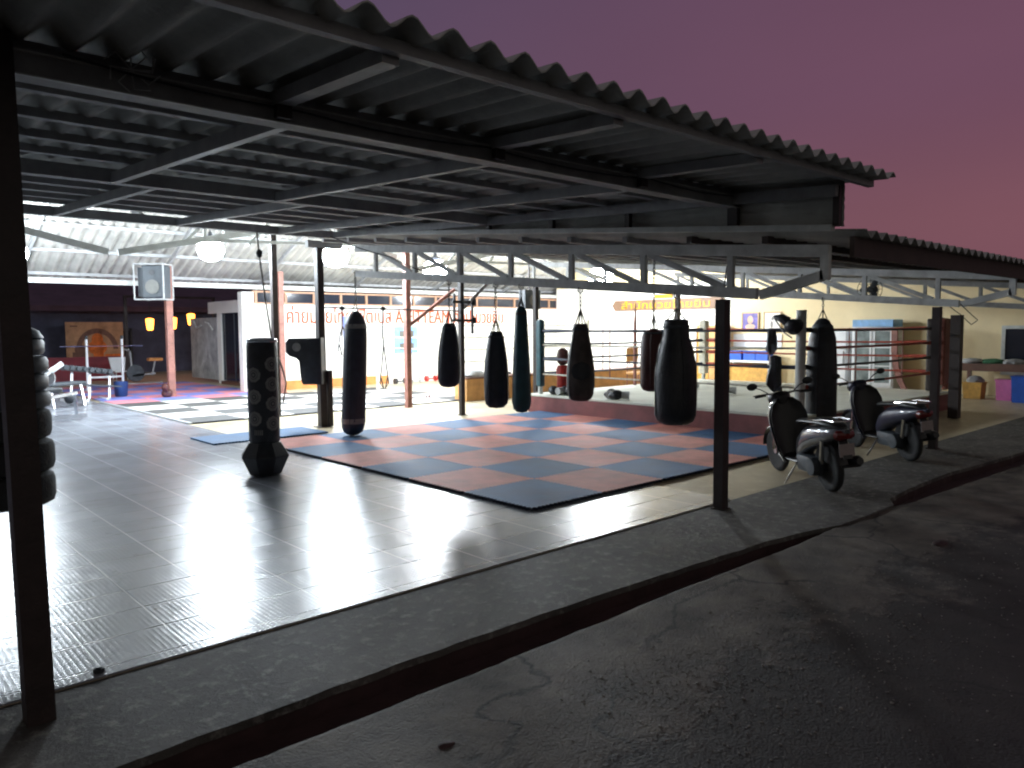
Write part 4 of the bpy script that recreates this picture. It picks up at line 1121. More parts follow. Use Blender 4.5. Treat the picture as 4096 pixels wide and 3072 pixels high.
# chairs / orange stools behind the ring
def stool(x, y, label, m):
    t = thing('orange_chair', label, 'chair', (x, y, 0), 'orange chairs behind the ring')
    part(lambda b: b.box(x - .22, x + .22, y - .22, y + .22, .44, .50, .01), 'seat', m, t)
    part(lambda b: b.box(x - .22, x + .22, y + .18, y + .22, .78, 1.15, .01), 'backrest', m, t)
    for sx in (-1, 1):
        for sy in (-1, 1):
            part(lambda b: b.tube([(x + .2 * sx, y + .2 * sy, 0), (x + .19 * sx, y + .19 * sy, .44 if sy < 0 else .80)], .014, 6), 'leg', M['redpost'], t)
stool(11.9, 8.2, 'orange chair beyond the far rope, left of the thin red pole', M['wood'])
stool(13.6, 9.5, 'orange chair beyond the ring, half hidden by the maroon bag', M['wood'])
# low plywood partition
t = thing('plywood_partition', 'long low plywood box partition behind the ring and left bags', 'partition', (6.45, 8.95, 0))
part(lambda b: b.box(6.45, 14.8, 8.95, 9.0, 0, .52), 'panel', M['wood'], t)
part(lambda b: b.box(6.43, 14.82, 8.93, 9.4, .522, .56), 'top', M['counter'], t)
part(lambda b: b.box(6.45, 6.5, 9.002, 9.4, 0, .52), 'end_panel', M['wood'], t)
# white roped frame behind partition
t = thing('roped_frame', 'second small ring frame with white ropes behind the plywood partition', 'ring frame', (7, 10.2, 0))
for (x, y) in ((6.9, 9.7), (11.5, 9.7), (11.5, 13.5), (6.9, 13.5)):
    part(lambda b: b.tube([(x, y, 0), (x, y, 1.95)], .06, 10), 'corner_post', M['ropewhite'], t, True)
for z in (.9, 1.2, 1.5, 1.8):
    part(lambda b: b.tube([(6.9, 9.7, z), (11.5, 9.7, z)], .018, 6), 'rope', M['ropewhite'], t)
    part(lambda b: b.tube([(6.9, 9.7, z), (6.9, 13.5, z)], .018, 6), 'rope', M['ropewhite'], t)
# cloth heap on partition
for i, (x, y, m, lb) in enumerate([(6.9, 9.15, 'cloth', 'crumpled white towel on the left end of the plywood partition'), (7.5, 9.15, 'navy', 'dark folded pads on the plywood partition between two bags'), (10.8, 9.15, 'navy', 'dark blue gear heap on the partition beyond the ring')]):
    b = MB(); b.lathe([(.25, 0), (.26, .05), (.18, .14), (.05, .17)], (x, y, .56), n=18, wob=.5, sx=1.3, sy=.6, seed=i * 5)
    tag(b.build('cloth_heap', M[m], None, True, loc=(x, y, .56)), lb, 'cloth')

# ------------------------------------------------------------ right wall furniture
t = thing('display_fridge', 'two-door glass display fridge with a blue header against the yellow wall', 'fridge', (15.8, 3.35, 0))
part(lambda b: b.box(15.55, 16.15, 2.82, 3.90, 0, 1.68, .01), 'cabinet', M['white'], t)
part(lambda b: b.box(15.50, 16.12, 2.84, 3.88, 1.69, 1.88, .01), 'header', M['fridgeblue'], t)
for k in range(2):
    y = 2.86 + .52 * k
    d = part(lambda b: b.box(15.51, 15.545, y, y + .05, .16, 1.66).box(15.51, 15.545, y + .43, y + .48, .16, 1.66).box(15.51, 15.545, y + .051, y + .429, .16, .24).box(15.51, 15.545, y + .051, y + .429, 1.58, 1.66), 'door', M['white'], t)
    part(lambda b: b.box(15.525, 15.535, y + .05, y + .43, .24, 1.58), 'glass', M['fridgeglass'], d)
    part(lambda b: b.box(15.518, 15.543, y + .052, y + .428, .66, .69).box(15.518, 15.543, y + .052, y + .428, 1.14, 1.17), 'shelf_rail', M['white'], d)
t = thing('white_fridge', 'plain white upright fridge left of the display fridge', 'fridge', (15.8, 4.45, 0))
part(lambda b: b.box(15.6, 16.15, 4.08, 4.85, 0, 1.10, .02), 'lower_door', M['white'], t)
part(lambda b: b.box(15.6, 16.15, 4.08, 4.85, 1.115, 1.60, .02), 'upper_door', M['white'], t)
part(lambda b: b.tube([(15.58, 4.14, .7), (15.58, 4.14, 1.05)], .012, 6), 'handle', M['chain'], t)
t = thing('orange_locker', 'orange and beige locker behind the front post', 'locker', (15.9, 8.4, 0))
part(lambda b: b.box(15.7, 16.2, 8.0, 8.42, 0, 1.78, .01), 'door', M['wood'], t)
part(lambda b: b.box(15.7, 16.2, 8.43, 8.86, 0, 1.78, .01), 'door', M['ochre'], t)
for k in (.45, .9, 1.35):
    part(lambda b: b.box(15.69, 15.698, 8.02, 8.40, k, k + .03), 'slot', M['counter'], t)
t = thing('shelf_table', 'white shelf table below the two framed pictures', 'table', (15.8, 7, 0))
part(lambda b: b.box(15.6, 16.2, 6.3, 7.85, .66, .72), 'top', M['white'], t)
for (x, y) in ((15.65, 6.35), (15.65, 7.8), (16.15, 6.35), (16.15, 7.8)): part(lambda b: b.box(x - .025, x + .025, y - .025, y + .025, 0, .66), 'leg', M['lightsteel'], t)
part(lambda b: b.box(15.75, 16.1, 6.4, 7.75, .05, .58, .01), 'cabinet', M['ochre'], t)
for i, (y, lb) in enumerate([(7.48, 'blue crate on the white shelf table, left one'), (7.02, 'blue crate on the white shelf table, middle one'), (6.62, 'blue crate on the white shelf table, right one')]):
    t = thing('crate', lb, 'crate', (15.85, y, .72), 'blue crates on the shelf table')
    b = MB(); b.box(15.7, 16.05, y - .19, y + .19, .722, .74); b.box(15.7, 15.72, y - .19, y + .19, .74, .98); b.box(16.03, 16.05, y - .19, y + .19, .74, .98); b.box(15.72, 16.03, y - .19, y - .17, .74, .98); b.box(15.72, 16.03, y + .17, y + .19, .74, .98)
    b.build('bin', M['blue'], t)
    b = MB(); b.box(15.69, 16.06, y - .2, y + .2, .982, 1.0); b.build('rim', M['blue'], t)
t = thing('whiteboard', 'wide white board on the wall above the blue crates', 'board', (16.27, 7, 1.1))
part(lambda b: b.box(16.265, 16.284, 6.3, 7.9, 1.10, 1.50), 'panel', M['white'], t)
for (y, m1, m2, lb) in [(7.33, 'picture', 'skin', 'framed dark blue portrait poster, the left of two pictures'), (6.6, 'paper', 'emblem', 'framed pale drawing, the right of two pictures')]:
    t = thing('framed_picture', lb, 'picture', (16.27, y, 1.6), 'framed pictures above the white board')
    part(lambda b: b.box(16.25, 16.28, y - .29, y + .29, 1.58, 1.62).box(16.25, 16.28, y - .29, y + .29, 2.12, 2.16).box(16.25, 16.28, y - .29, y - .25, 1.62, 2.12).box(16.25, 16.28, y + .25, y + .29, 1.62, 2.12), 'frame', M['gold'], t)
    part(lambda b: b.box(16.265, 16.275, y - .25, y + .25, 1.62, 2.12), 'print', M[m1], t)
    b = MB()
    if m1 == 'picture': b.ball((16.263, y, 1.93), .1, (.03, 1, 1.25), 12); b.ball((16.263, y, 1.72), .17, (.02, 1, .5), 12)
    else: b.ball((16.263, y - .03, 1.98), .05, (.04, 1, 1.8), 10, Matrix.Rotation(.7, 3, 'X')); b.ball((16.263, y + .02, 1.78), .045, (.04, 1, 2.4), 10)
    b.build('painted_figure', M[m2], t, True)
t = thing('counter', 'brown counter covered with folded cloths at the right edge', 'counter', (15.3, .2, 0))
part(lambda b: b.box(14.9, 15.9, -2.6, 1.25, .66, .83), 'top', M['counter'], t)
for (x, y) in ((14.97, 1.15), (15.8, 1.15), (14.97, -1.2), (15.8, -1.2)): part(lambda b: b.box(x - .04, x + .04, y - .04, y + .04, 0, .66), 'leg', M['counter'], t)
for i, (y, m, lb) in enumerate([(.95, 'cloth', 'pale folded cloth at the left end of the brown counter'), (.5, 'green', 'dark green cloth in the middle of the brown counter'), (.1, 'cloth', 'grey cloth bundle on the right of the brown counter')]):
    b = MB(); b.lathe([(.22, 0), (.24, .04), (.18, .09), (.05, .11)], (15.3, y, .831), n=18, wob=.5, sx=1.1, sy=1.0, seed=i * 7)
    tag(b.build('cloth_heap', M[m], None, True, loc=(15.3, y, .831)), lb, 'cloth')
def bin_(x, y, w, d, h, m, lb, name='storage_bin'):
    t = thing(name, lb, 'bin', (x, y, 0))
    b = MB(); b.loft([[(x - w * .44, y - d * .44, .005), (x + w * .44, y - d * .44, .005), (x + w * .44, y + d * .44, .005), (x - w * .44, y + d * .44, .005)], [(x - w / 2, y - d / 2, h), (x + w / 2, y - d / 2, h), (x + w / 2, y + d / 2, h), (x - w / 2, y + d / 2, h)]])
    b.build('tub', m, t); part(lambda b: b.box(x - w / 2 - .015, x + w / 2 + .015, y - d / 2 - .015, y + d / 2 + .015, h + .001, h + .03), 'rim', m, t)
bin_(15.15, .20, .36, .33, .45, M['pink'], 'pink plastic bin under the counter')
bin_(14.8, -.22, .4, .36, .56, M['blue'], 'blue plastic bin under the counter at the right edge')
bin_(15.15, .84, .38, .40, .36, M['ochre'], 'ochre cardboard box under the counter', 'cardboard_box')
b = MB(); b.lathe([(.16, 0), (.17, .05), (.1, .13), (.02, .15)], (15.15, .84, .392), n=14, wob=.5, seed=3)
tag(b.build('cloth_heap', M['cloth'], None, True, loc=(15.15, .84, .392)), 'grey rags heaped on the ochre box under the counter', 'cloth')
# leaning pink rail by fridge
t = thing('curved_pad', 'curved pale pink pad leaning between the fridge and the ring corner', 'pad', (14.6, 2.4, 0))
b = MB(); b.loft([[(14.6 + dx, 2.45 - .35 * u * u + dy, z) for dx, dy in ((-.03, -.07), (.03, -.07), (.03, .07), (-.03, .07))] for u, z in ((1, .02), (.7, .35), (.4, .7), (.15, 1.1), (0, 1.65))]); b.build('pad', M['redpost'], t)
# fans and speaker boxes
t = thing('wall_fan', 'black caged fan fixed under the lower roof near the second truss', 'fan', (10.4, 1.3, 2.4))
b = MB()
for k in range(12): b.tube([(10.4, 1.3 + .04 * math.cos(PI * k / 6), 2.42 + .04 * math.sin(PI * k / 6)), (10.36, 1.3 + .24 * math.cos(PI * k / 6), 2.42 + .24 * math.sin(PI * k / 6))], .005, 4)
for r_ in (.24, .17, .1): b.tube([(10.36 + (.24 - r_) * .2, 1.3 + r_ * math.cos(2 * PI * k / 24), 2.42 + r_ * math.sin(2 * PI * k / 24)) for k in range(25)], .006, 4)
b.build('cage', M['black'], t)
b = MB(); b.ball((10.5, 1.3, 2.42), .1, (1, 1, 1)); b.tube([(10.55, 1.3, 2.42), (10.6, 1.3, 2.7)], .02, 6); b.build('motor', M['black'], t, True)
b = MB()
for k in range(3):
    a = 2 * PI * k / 3
    b.ball((10.42, 1.3 + .12 * math.cos(a), 2.42 + .12 * math.sin(a)), .1, (.1, 1, .6), 10, Matrix.Rotation(a, 3, 'X'))
b.build('blade', M['speaker'], t, True)
t = thing('wall_speaker', 'grey speaker in a wire cage on the worn red post', 'speaker', (1.3, 14.5, 2.5))
ro = Matrix.Rotation(R(-42), 3, 'Z'); cc = Vector((1.25, 14.6, 2.90))
P = lambda v: cc + ro @ Vector(v)
b = MB(); b.obox(P((.12, 0, 0)), (.52, .42, .78), ro, .03).obox(P((-.2, .05, 0)), (.16, .3, .7), ro); b.build('cabinet', M['speaker'], t)
b = MB(); b.lathe([(.17, 0), (.15, .02), (.06, .06), (.05, .03), (.001, .03)], (0, 0, 0), 'y', 24)
bmesh.ops.transform(b.bm, matrix=Matrix.Translation(P((.12, -.235, -.12))) @ ro.to_4x4(), verts=b.bm.verts); b.build('woofer', M['cone'], t, True)
b = MB(); b.lathe([(.07, 0), (.06, .01), (.001, .03)], (0, 0, 0), 'y', 16)
bmesh.ops.transform(b.bm, matrix=Matrix.Translation(P((.12, -.235, .22))) @ ro.to_4x4(), verts=b.bm.verts); b.build('tweeter', M['black'], t, True)
b = MB()
for z in (-.42, .42):
    for (a_, c_) in (((-.30, -.26), (.40, -.26)), ((.4, -.26), (.4, .26)), ((.4, .26), (-.30, .26)), ((-.30, .26), (-.30, -.26))): b.beam(P((*a_, z)), P((*c_, z)), .03, .03)
for (x, y) in ((-.30, -.26), (.4, -.26), (.4, .26), (-.30, .26)): b.beam(P((x, y, -.42)), P((x, y, .42)), .03, .03, (1, 0, 0))
b.build('cage', M['greysteel'], t)
t = thing('speaker_box', 'pale grey speaker box high above the short navy and teal bags', 'speaker', (8.5, 8.9, 2.2))
part(lambda b: b.box(8.28, 8.82, 8.85, 9.1, 2.2, 2.68, .02), 'cabinet', M['speaker'], t)
b = MB(); b.lathe([(.15, 0), (.13, .02), (.001, .04)], (8.55, 8.83, 2.42), 'y', 20); b.build('woofer', M['cone'], t, True)
part(lambda b: b.beam((8.55, 9.0, 2.68), (8.55, 9.0, 3.95), .04, .04, (1, 0, 0)), 'bracket', M['post'], t)

# poster + blue pole on the back wall
t = thing('wall_poster', 'blue and grey striped poster on the white back wall', 'poster', (9.2, 15.55, 1))
part(lambda b: b.box(8.85, 9.75, 15.575, 15.59, .95, 1.85), 'sheet', M['fridgeblue'], t)
for z in (1.05, 1.45): part(lambda b: b.box(9.05, 9.6, 15.565, 15.573, z, z + .22), 'stripe', M['cone'], t)
t = thing('blue_pole', 'tall blue padded pole left of the very long bag', 'pole', (6.55, 14.6, 0))
part(lambda b: b.tube([(6.55, 14.6, 0), (6.55, 14.6, 2.1)], .09, 12), 'pad', M['bluemat2'], t, True)
# small gear along the back wall
k = 0
GX = [(8.6, 'black'), (9.3, 'cloth'), (10.0, 'redleather'), (10.7, 'black'), (11.4, 'cloth'), (12.2, 'black'), (13.0, 'navy')]
for i, (x, m) in enumerate(GX):
    b = MB(); y = 14.9 + .15 * (i % 3)
    b.tube([(x - .14, y, .10), (x + .14, y, .10)], .022, 8); b.lathe([(.001, -.06), (.10, -.06), (.10, .02), (.001, .02)], (x - .16, y, .11), 'x', 6); b.lathe([(.001, -.02), (.10, -.02), (.10, .06), (.001, .06)], (x + .16, y, .11), 'x', 6)
    tag(b.build('dumbbell', M[m], None, False, loc=(x, y, 0)), 'small dumbbell in the row lying along the foot of the white back wall', 'dumbbell', 'dumbbells along the back wall')
# flip flops
t = thing('sandals', 'pair of dark sandals on the floor left of the smallest bag', 'sandals', (6.27, 10.24, .01))
for s in (0, .13):
    b = MB(); b.ball((6.2 + s * 1.4, 10.2 + s, .03), .13, (1, .42, .12), 12); b.tube([(6.12 + s * 1.4, 10.16 + s, .03), (6.2 + s * 1.4, 10.2 + s, .09), (6.24 + s * 1.4, 10.26 + s, .03)], .015, 6); b.build('sandal', M['maroon'], t, True)
# red gloves by red post
b = MB(); b.ball((1.72, 15.25, .13), .12, (1.2, .9, 1)); b.ball((1.66, 15.2, .28), .09, (1, 1, 1.3)); b.tube([(1.7, 15.2, .15), (1.62, 15.1, .3)], .05, 8)
tag(b.build('red_glove', M['maroon'], None, True, loc=(1.7, 15.2, .03)), 'red glove resting at the foot of the worn red post', 'boxing glove')

# ------------------------------------------------------------ gym equipment, far left
t = thing('dumbbell_rack', 'silver three-frame dumbbell rack at the far left edge of the mats', 'rack', (.2, 16, 0))
for x in (-.3, .1, .55):
    part(lambda b: b.beam((x + .12, 16.3, .78 - .1 * (x + .3)), (x - .05, 15.75, .05), .05, .07), 'frame', M['white'], t)
    part(lambda b: b.beam((x - .1, 15.7, .035), (x - .1, 16.5, .035), .06, .05), 'foot', M['white'], t)
part(lambda b: b.beam((-.45, 16.2, .80), (.75, 16.2, .62), .2, .03), 'shelf', M['speaker'], t)
part(lambda b: b.beam((-.1, 16.0, .42), (.85, 16.0, .32), .2, .03), 'shelf', M['speaker'], t)
dl = 'black hexagonal dumbbell lined up on the silver rack'
for i in range(8):
    x = -.35 + i * .14; z = .80 - .15 * (x + .45) + .07
    b = MB()
    for s in (-1, 1): b.lathe([(.001, -.05), (.06, -.05), (.06, .05), (.001, .05)], (x, 16.2 + s * .12, z), 'y', 6)
    b.tube([(x, 16.08, z), (x, 16.32, z)], .016, 6)
    tag(b.build('dumbbell', M['speaker'], None, False, loc=(x, 16.2, z)), dl, 'dumbbell', 'dumbbells on the silver rack')
t = thing('squat_rack', 'white A-frame squat rack in front of the orange mural', 'squat rack', (1.25, 19, 0))
for x in (.78, 1.70):
    part(lambda b: b.beam((x, 18.9, 1.5), (x - .02, 18.9, .05), .05, .05), 'upright', M['white'], t)
    part(lambda b: b.beam((x, 18.95, 1.5), (x + .12, 19.35, .05), .05, .05), 'brace', M['white'], t)
    part(lambda b: b.box(x - .03, x + .03, 18.85, 18.92, 1.5, 1.6), 'hook', M['black'], t)
part(lambda b: b.beam((.8, 18.9, .42), (1.7, 18.9, .42), .04, .05), 'crossbar', M['white'], t)
part(lambda b: b.beam((.78, 18.6, .03), (.78, 19.5, .03), .05, .04).beam((1.7, 18.6, .03), (1.7, 19.5, .03), .05, .04), 'foot', M['white'], t)
t = thing('barbell', 'thin barbell lying across the white squat rack', 'barbell', (1.25, 18.84, 1.3))
part(lambda b: b.tube([(.1, 18.86, 1.31), (2.25, 18.86, 1.30)], .016, 8), 'bar', M['chrome'], t)
t = thing('blue_tub', 'blue tub beside the silver dumbbell rack', 'tub', (.95, 16.5, 0))
b = MB(); b.lathe([(.13, .03), (.15, .05), (.17, .42), (.16, .42), (.14, .06), (.001, .06)], (.95, 16.4, 0), n=18); b.build('bucket', M['navyblue'], t, True)
b = MB(); b.ball((-.45, 15.4, .14), .13, (1, 1, 1), 16); tag(b.build('medicine_ball', M['black'], None, True, loc=(-.45, 15.4, .01)), 'black medicine ball left of the dumbbell rack', 'ball')
# weight machine
t = thing('leverage_bench', 'silver and black weight machine with white rollers, right of the tyre column', 'gym machine', (-1.75, 11.2, 0))
part(lambda b: b.beam((-2.3, 11.2, .08), (-1.0, 11.6, .08), .08, .08).beam((-2.0, 11.3, .1), (-1.9, 11.2, .9), .07, .07), 'frame', M['silver'], t)
b = MB(); b.tube([(-2.05, 11.1, .72), (-1.45, 11.2, 1.12)], .05, 12); b.build('roller', M['white'], t, True)
b = MB(); b.lathe([(.001, -.03), (.15, -.03), (.17, 0), (.15, .03), (.001, .03)], (-1.75, 11.15, .86), 'y', 24); b.build('weight_disc', M['silver'], t, True)
part(lambda b: b.obox((-1.75, 11.3, .62), (.55, .3, .1), Matrix.Rotation(.3, 3, 'Z'), .03), 'seat', M['black'], t)
part(lambda b: b.beam((-1.8, 11.4, .45), (-1.1, 11.8, .52), .06, .06).beam((-1.15, 11.75, .5), (-1.1, 11.9, .1), .06, .06), 'arm', M['silver'], t)
t = thing('flat_bench', 'grey flat weight bench between the weight machine and the dumbbell rack', 'bench', (-.9, 14, 0))
part(lambda b: b.obox((-.75, 14.4, .55), (.9, .3, .08), Matrix.Rotation(.5, 3, 'Z'), .03), 'pad', M['speaker'], t)
for (x, y) in ((-1.1, 14.2), (-.4, 14.6)): part(lambda b: b.beam((x, y, .5), (x + .05, y - .1, .02), .05, .05), 'leg', M['silver'], t)
t = thing('exercise_bike', 'dark exercise bike with an orange seat beside the worn red post', 'exercise bike', (2.9, 21, 0))
b = MB(); b.lathe([(.001, -.03), (.26, -.03), (.28, 0), (.26, .03), (.001, .03)], (2.7, 21.2, .38), 'y', 24); b.build('flywheel', M['speaker'], t, True)
part(lambda b: b.beam((2.6, 21.2, .4), (2.55, 21.2, 1.1), .05, .05, (0, 1, 0)).beam((2.6, 21.2, .3), (3.3, 21.2, .35), .06, .06).beam((3.2, 21.2, .3), (3.3, 21.2, .75), .05, .05).beam((2.4, 21.2, .04), (3.5, 21.2, .04), .06, .05), 'frame', M['greysteel'], t)
part(lambda b: b.obox((3.3, 21.2, .8), (.45, .25, .1), None, .03), 'seat', M['skirt'], t)
part(lambda b: b.tube([(2.45, 20.95, 1.15), (2.5, 21.2, 1.1), (2.45, 21.45, 1.15)], .02, 6), 'handlebar', M['lightsteel'], t)
t = thing('white_chair', 'small white chair shell in front of the dark doorway', 'chair', (2.6, 22.8, 0))
b = MB(); b.loft([[(2.45, 22.9, .38), (2.85, 22.9, .38), (2.85, 22.94, .38), (2.45, 22.94, .38)], [(2.38, 23.0, .85), (2.92, 23.0, .85), (2.92, 23.04, .85), (2.38, 23.04, .85)]]); b.box(2.45, 2.85, 22.5, 22.9, .36, .40); b.build('shell', M['white'], t)
for (x, y) in ((2.48, 22.52), (2.82, 22.52), (2.48, 22.92), (2.82, 22.92)): part(lambda b: b.tube([(x, y, 0), (x, y, .36)], .015, 6), 'leg', M['lightsteel'], t)

# ------------------------------------------------------------ scooters
def sring(x, w, z0, z1, n=16, pw=2.6):
    out = []
    for k in range(n):
        a = 2 * PI * k / n; c, s = math.cos(a), math.sin(a)
        out.append((x, w * abs(c) ** (2 / pw) * (1 if c >= 0 else -1), (z0 + z1) / 2 + (z1 - z0) / 2 * abs(s) ** (2 / pw) * (1 if s >= 0 else -1)))
    return out
def scooter(label, mbody, loc, rz, lean=0.0, mrim='chrome'):
    t = thing('scooter', label, 'scooter', loc, world=False)
    def P(fn, name, m, parent=None, smooth=True):
        b = MB(); fn(b); return b.build(name, m, parent or t, smooth)
    for nm, x in (('rear_wheel', 0), ('front_wheel', 1.26)):
        R_, w = .275, .085 if x == 0 else .075
        ty = P(lambda b: b.lathe([(R_ * .72, -w * .38), (R_ * .82, -w * .5), (R_ * .94, -w * .38), (R_, -w * .12), (R_, w * .12), (R_ * .94, w * .38), (R_ * .82, w * .5), (R_ * .72, w * .38)], (x, 0, R_), 'y', 36), nm, M['tyre'])
        def rim(b):
            b.lathe([(R_ * .70, -w * .36), (R_ * .74, -w * .36), (R_ * .74, w * .36), (R_ * .70, w * .36), (R_ * .66, 0), (R_ * .70, -w * .36)], (x, 0, R_), 'y', 30)
            b.lathe([(.001, -w * .5), (.045, -w * .5), (.045, w * .5), (.001, w * .5)], (x, 0, R_), 'y', 14)
            for k in range(5):
                a = 2 * PI * k / 5 + .3
                b.beam((x + .04 * math.cos(a), 0, R_ + .04 * math.sin(a)), (x + R_ * .7 * math.cos(a), 0, R_ + R_ * .7 * math.sin(a)), .035, .03, (0, 1, 0))
        P(rim, 'rim', M[mrim], ty)
    P(lambda b: b.loft([sring(-.44, .03, .71, .76), sring(-.32, .085, .64, .77), sring(-.12, .125, .56, .765), sring(.10, .145, .50, .75), sring(.30, .15, .42, .72), sring(.46, .135, .34, .62), sring(.56, .10, .30, .50)]), 'side_fairing', M[mbody])
    P(lambda b: b.loft([sring(-.36, .05, .745, .78), sring(-.25, .10, .755, .815), sring(.0, .125, .76, .83), sring(.30, .13, .75, .80), sring(.52, .09, .70, .775), sring(.58, .05, .70, .74)]), 'seat', M['sctblack'])
    P(lambda b: b.tube([(.1, .10, .80), (-.15, .105, .84), (-.36, .10, .84), (-.42, 0, .84), (-.36, -.10, .84), (-.15, -.105, .84), (.1, -.10, .80)], .012, 8), 'grab_rail', M['chrome'])
    P(lambda b: b.loft([sring(.48, .14, .24, .31), sring(.70, .15, .24, .30), sring(.95, .15, .25, .32)]), 'floorboard', M['sctblack'])
    # leg shield: dark inner panel, painted rim
    def shield(b, s=1.0, dx=0):
        prof = [(.88, .22, .15), (.91, .38, .21), (.95, .58, .245), (1.00, .78, .245), (1.04, .90, .20), (1.07, .97, .11)]
        rings = []
        for (x, z, w) in prof:
            w *= s
            rings.append([(x + dx - .10, -w, z), (x + dx - .02, -w * .55, z), (x + dx, 0, z), (x + dx - .02, w * .55, z), (x + dx - .10, w, z), (x + dx - .075, w, z), (x + dx + .03, w * .55, z), (x + dx + .05, 0, z), (x + dx + .03, -w * .55, z), (x + dx - .075, -w, z)])
        b.loft(rings)
    P(lambda b: shield(b), 'leg_shield', M[mbody])
    P(lambda b: shield(b, .93, -.035), 'inner_panel', M['sctblack'])
    P(lambda b: b.loft([sring(.98, .05, .90, 1.0), sring(1.04, .12, .90, 1.05), sring(1.12, .14, .88, 1.04), sring(1.20, .10, .86, 1.0), sring(1.24, .04, .88, .95)]), 'handlebar_cowl', M[mbody if mbody == 'sctblue' else 'sctblack'])
    P(lambda b: b.ball((1.23, 0, .93), .065, (.5, 1.3, .9)), 'headlight', M['chrome'])
    hb = P(lambda b: b.tube([(.98, -.34, 1.02), (1.04, -.18, 1.03), (1.08, 0, 1.0), (1.04, .18, 1.03), (.98, .34, 1.02)], .013, 8), 'handlebar', M['chrome'])
    for s in (-1, 1):
        P(lambda b: b.tube([(.995, s * .22, 1.025), (.975, s * .36, 1.02)], .019, 10), 'grip', M['sctblack'], hb)
        P(lambda b: b.tube([(1.05, s * .18, 1.03), (1.09, s * .26, 1.025), (1.06, s * .35, 1.02)], .007, 6), 'brake_lever', M['chrome'], hb)
        mr = P(lambda b: b.tube([(1.04, s * .17, 1.04), (1.06, s * .26, 1.10), (1.05, s * .33, 1.12)], .007, 6), 'mirror_stalk', M['sctblack'], hb)
        mo = MB(); mo.ball((1.05, s * .36, 1.14), .06, (.25, 1.15, .75)); mo.build('mirror', M['sctblack'], t, True)
    P(lambda b: b.tube([(1.08, .055, .86), (1.24, .06, .30)], .02, 8).tube([(1.08, -.055, .86), (1.24, -.06, .30)], .02, 8), 'fork', M['chrome'])
    def fender(b, cx, r_, w, a0, a1):
        rings = []
        for k in range(11):
            a = a0 + (a1 - a0) * k / 10
            c, s = math.cos(a), math.sin(a)
            rings.append([(cx + (r_ - .02) * c, -w, .275 + (r_ - .02) * s), (cx + r_ * c, -w * .7, .275 + r_ * s), (cx + r_ * c, w * .7, .275 + r_ * s), (cx + (r_ - .02) * c, w, .275 + (r_ - .02) * s), (cx + (r_ - .012) * c, w * .7, .275 + (r_ - .012) * s), (cx + (r_ - .012) * c, -w * .7, .275 + (r_ - .012) * s)])
        b.loft(rings)
    P(lambda b: fender(b, 1.26, .315, .06, .1, 2.5), 'front_fender', M[mbody])
    P(lambda b: fender(b, 0, .33, .065, 1.5, 2.9), 'rear_fender', M['sctblack'])
    P(lambda b: b.box(-.405, -.395, -.085, .085, .46, .60, .004), 'number_plate', M['plate'], None, False)
    P(lambda b: b.beam((-.30, 0, .66), (-.42, 0, .44), .10, .012), 'plate_holder', M['sctblack'], None, False)
    P(lambda b: b.loft([sring(-.44, .03, .66, .72), sring(-.40, .10, .64, .745), sring(-.34, .11, .62, .75)]), 'tail_light', M['redlens'])
    P(lambda b: b.tube([(.35, -.12, .25), (.15, -.14, .24), (.05, -.145, .27)], .02, 8).tube([(.12, -.16, .27), (.05, -.165, .29), (-.28, -.18, .37), (-.33, -.18, .38)], [.045, .06, .065, .04], 16), 'exhaust', M['sctblack'])
    P(lambda b: b.obox((.30, .03, .27), (.46, .2, .2), None, .04).lathe([(.001, -.02), (.1, -.02), (.11, 0), (.1, .05), (.001, .06)], (.12, .12, .28), 'y', 18), 'engine', M['speaker'])
    P(lambda b: b.tube([(.02, .08, .33), (-.08, .1, .60)], .028, 8), 'shock_absorber', M['chrome'])
    P(lambda b: b.tube([(.48, .14, .26), (.52, .30, .01)], .012, 6).box(.48, .56, .28, .33, .004, .014), 'side_stand', M['chrome'])
    t.rotation_euler = (lean, 0, rz); t.scale = (.93, .93, .93)
    return t
scooter('silver and black scooter parked on the slab edge right of the front post', 'sctwhite', (2.87, -1.50, .0), R(54), R(-6))
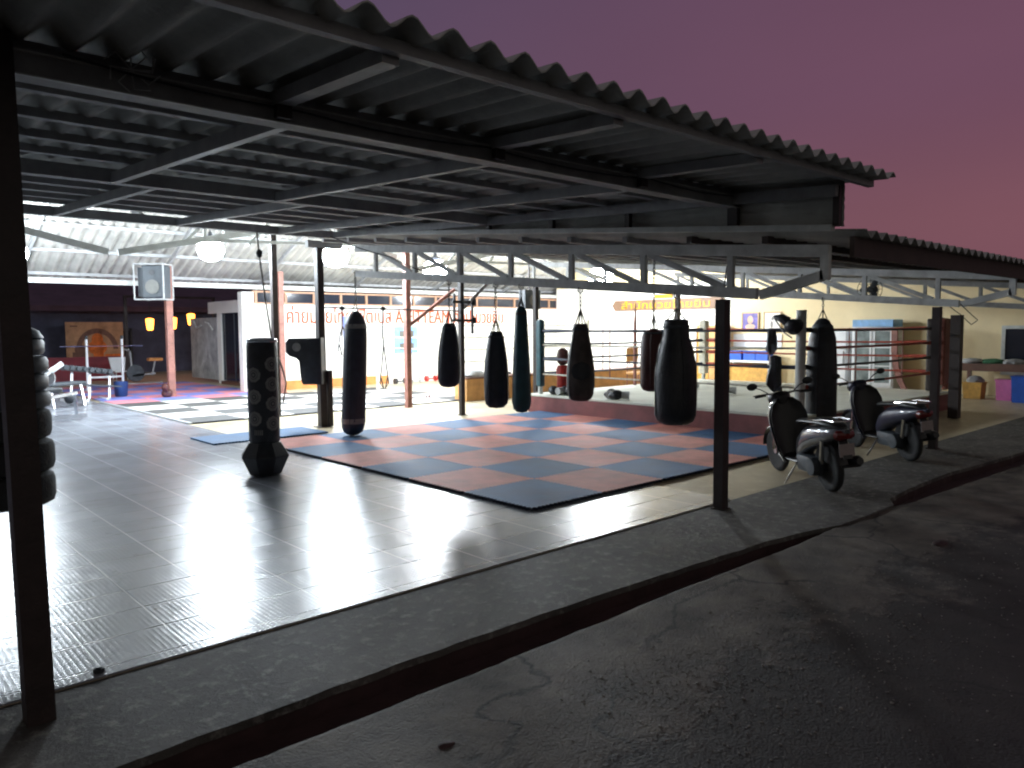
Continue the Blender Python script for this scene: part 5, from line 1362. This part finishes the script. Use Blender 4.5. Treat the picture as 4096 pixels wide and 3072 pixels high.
scooter('dark blue scooter parked behind the silver one, beside the right post', 'sctblue', (5.34, -1.36, .0), R(56), R(-6))


# ------------------------------------------------------------ loose wires and clutter
def wire(label, pts, r_=.006, m='black'):
    b = MB(); P_ = [Vector(p) for p in pts]; out = []
    for i in range(len(P_) - 1):
        for k in range(6):
            u = k / 6; q = P_[i].lerp(P_[i + 1], u); q.z -= .06 * math.sin(PI * u) * (P_[i + 1] - P_[i]).length / 3
            out.append(q)
    out.append(P_[-1])
    b.tube(out, r_, 5)
    tag(b.build('cable', M[m], None, True, loc=pts[0]), label, 'cable', 'loose cables under the roofs')
wire('dark cable sagging diagonally in front of the left end of the near truss', [(1.1, 5.6, 3.15), (1.35, 4.3, 2.75), (1.35, 3.6, 2.52)], .009)
wire('thin cable drooping along the underside of the main beam nearest the eave', [(-4.0, -1.28, 2.90), (-2.9, -1.28, 2.86), (-1.6, -1.28, 2.87), (0.1, -1.28, 2.88), (1.3, -1.28, 2.88)], .006)
wire('tangled wire hanging from the right end of the second truss', [(6.55, -1.5, 2.0), (6.6, -1.7, 1.78), (6.62, -1.62, 1.72), (6.6, -1.5, 1.85), (6.58, -1.35, 1.98)], .006)
wire('cable running from the front post up to the raised roof beam', [(1.46, -1.06, 1.2), (1.465, -1.06, 1.95), (1.50, -1.1, 2.3)], .007)
b = MB()
for k in range(9):
    a = k * .8
    b.tube([(-3.72, -1.27, 2.90), (-3.72 + .09 * math.cos(a), -1.28, 2.90 + .09 * math.sin(a)), (-3.72 + .12 * math.cos(a + .6), -1.29, 2.9 + .11 * math.sin(a + .6))], .004, 4)
tag(b.build('wire_knot', M['cloth'], None, True, loc=(-3.72, -1.27, 2.9)), 'pale frayed wire knot on the main beam beside the nearest post', 'wire')
t = thing('floor_bolt', 'small dark bolt on the rubber floor by the nearest post', 'bolt', (-3.89, -.93, .01))
part(lambda b: b.lathe([(.001, .011), (.028, .011), (.026, .03), (.012, .036), (.001, .036)], (-3.89, -.93, 0), n=10), 'head', M['black'], t, True)
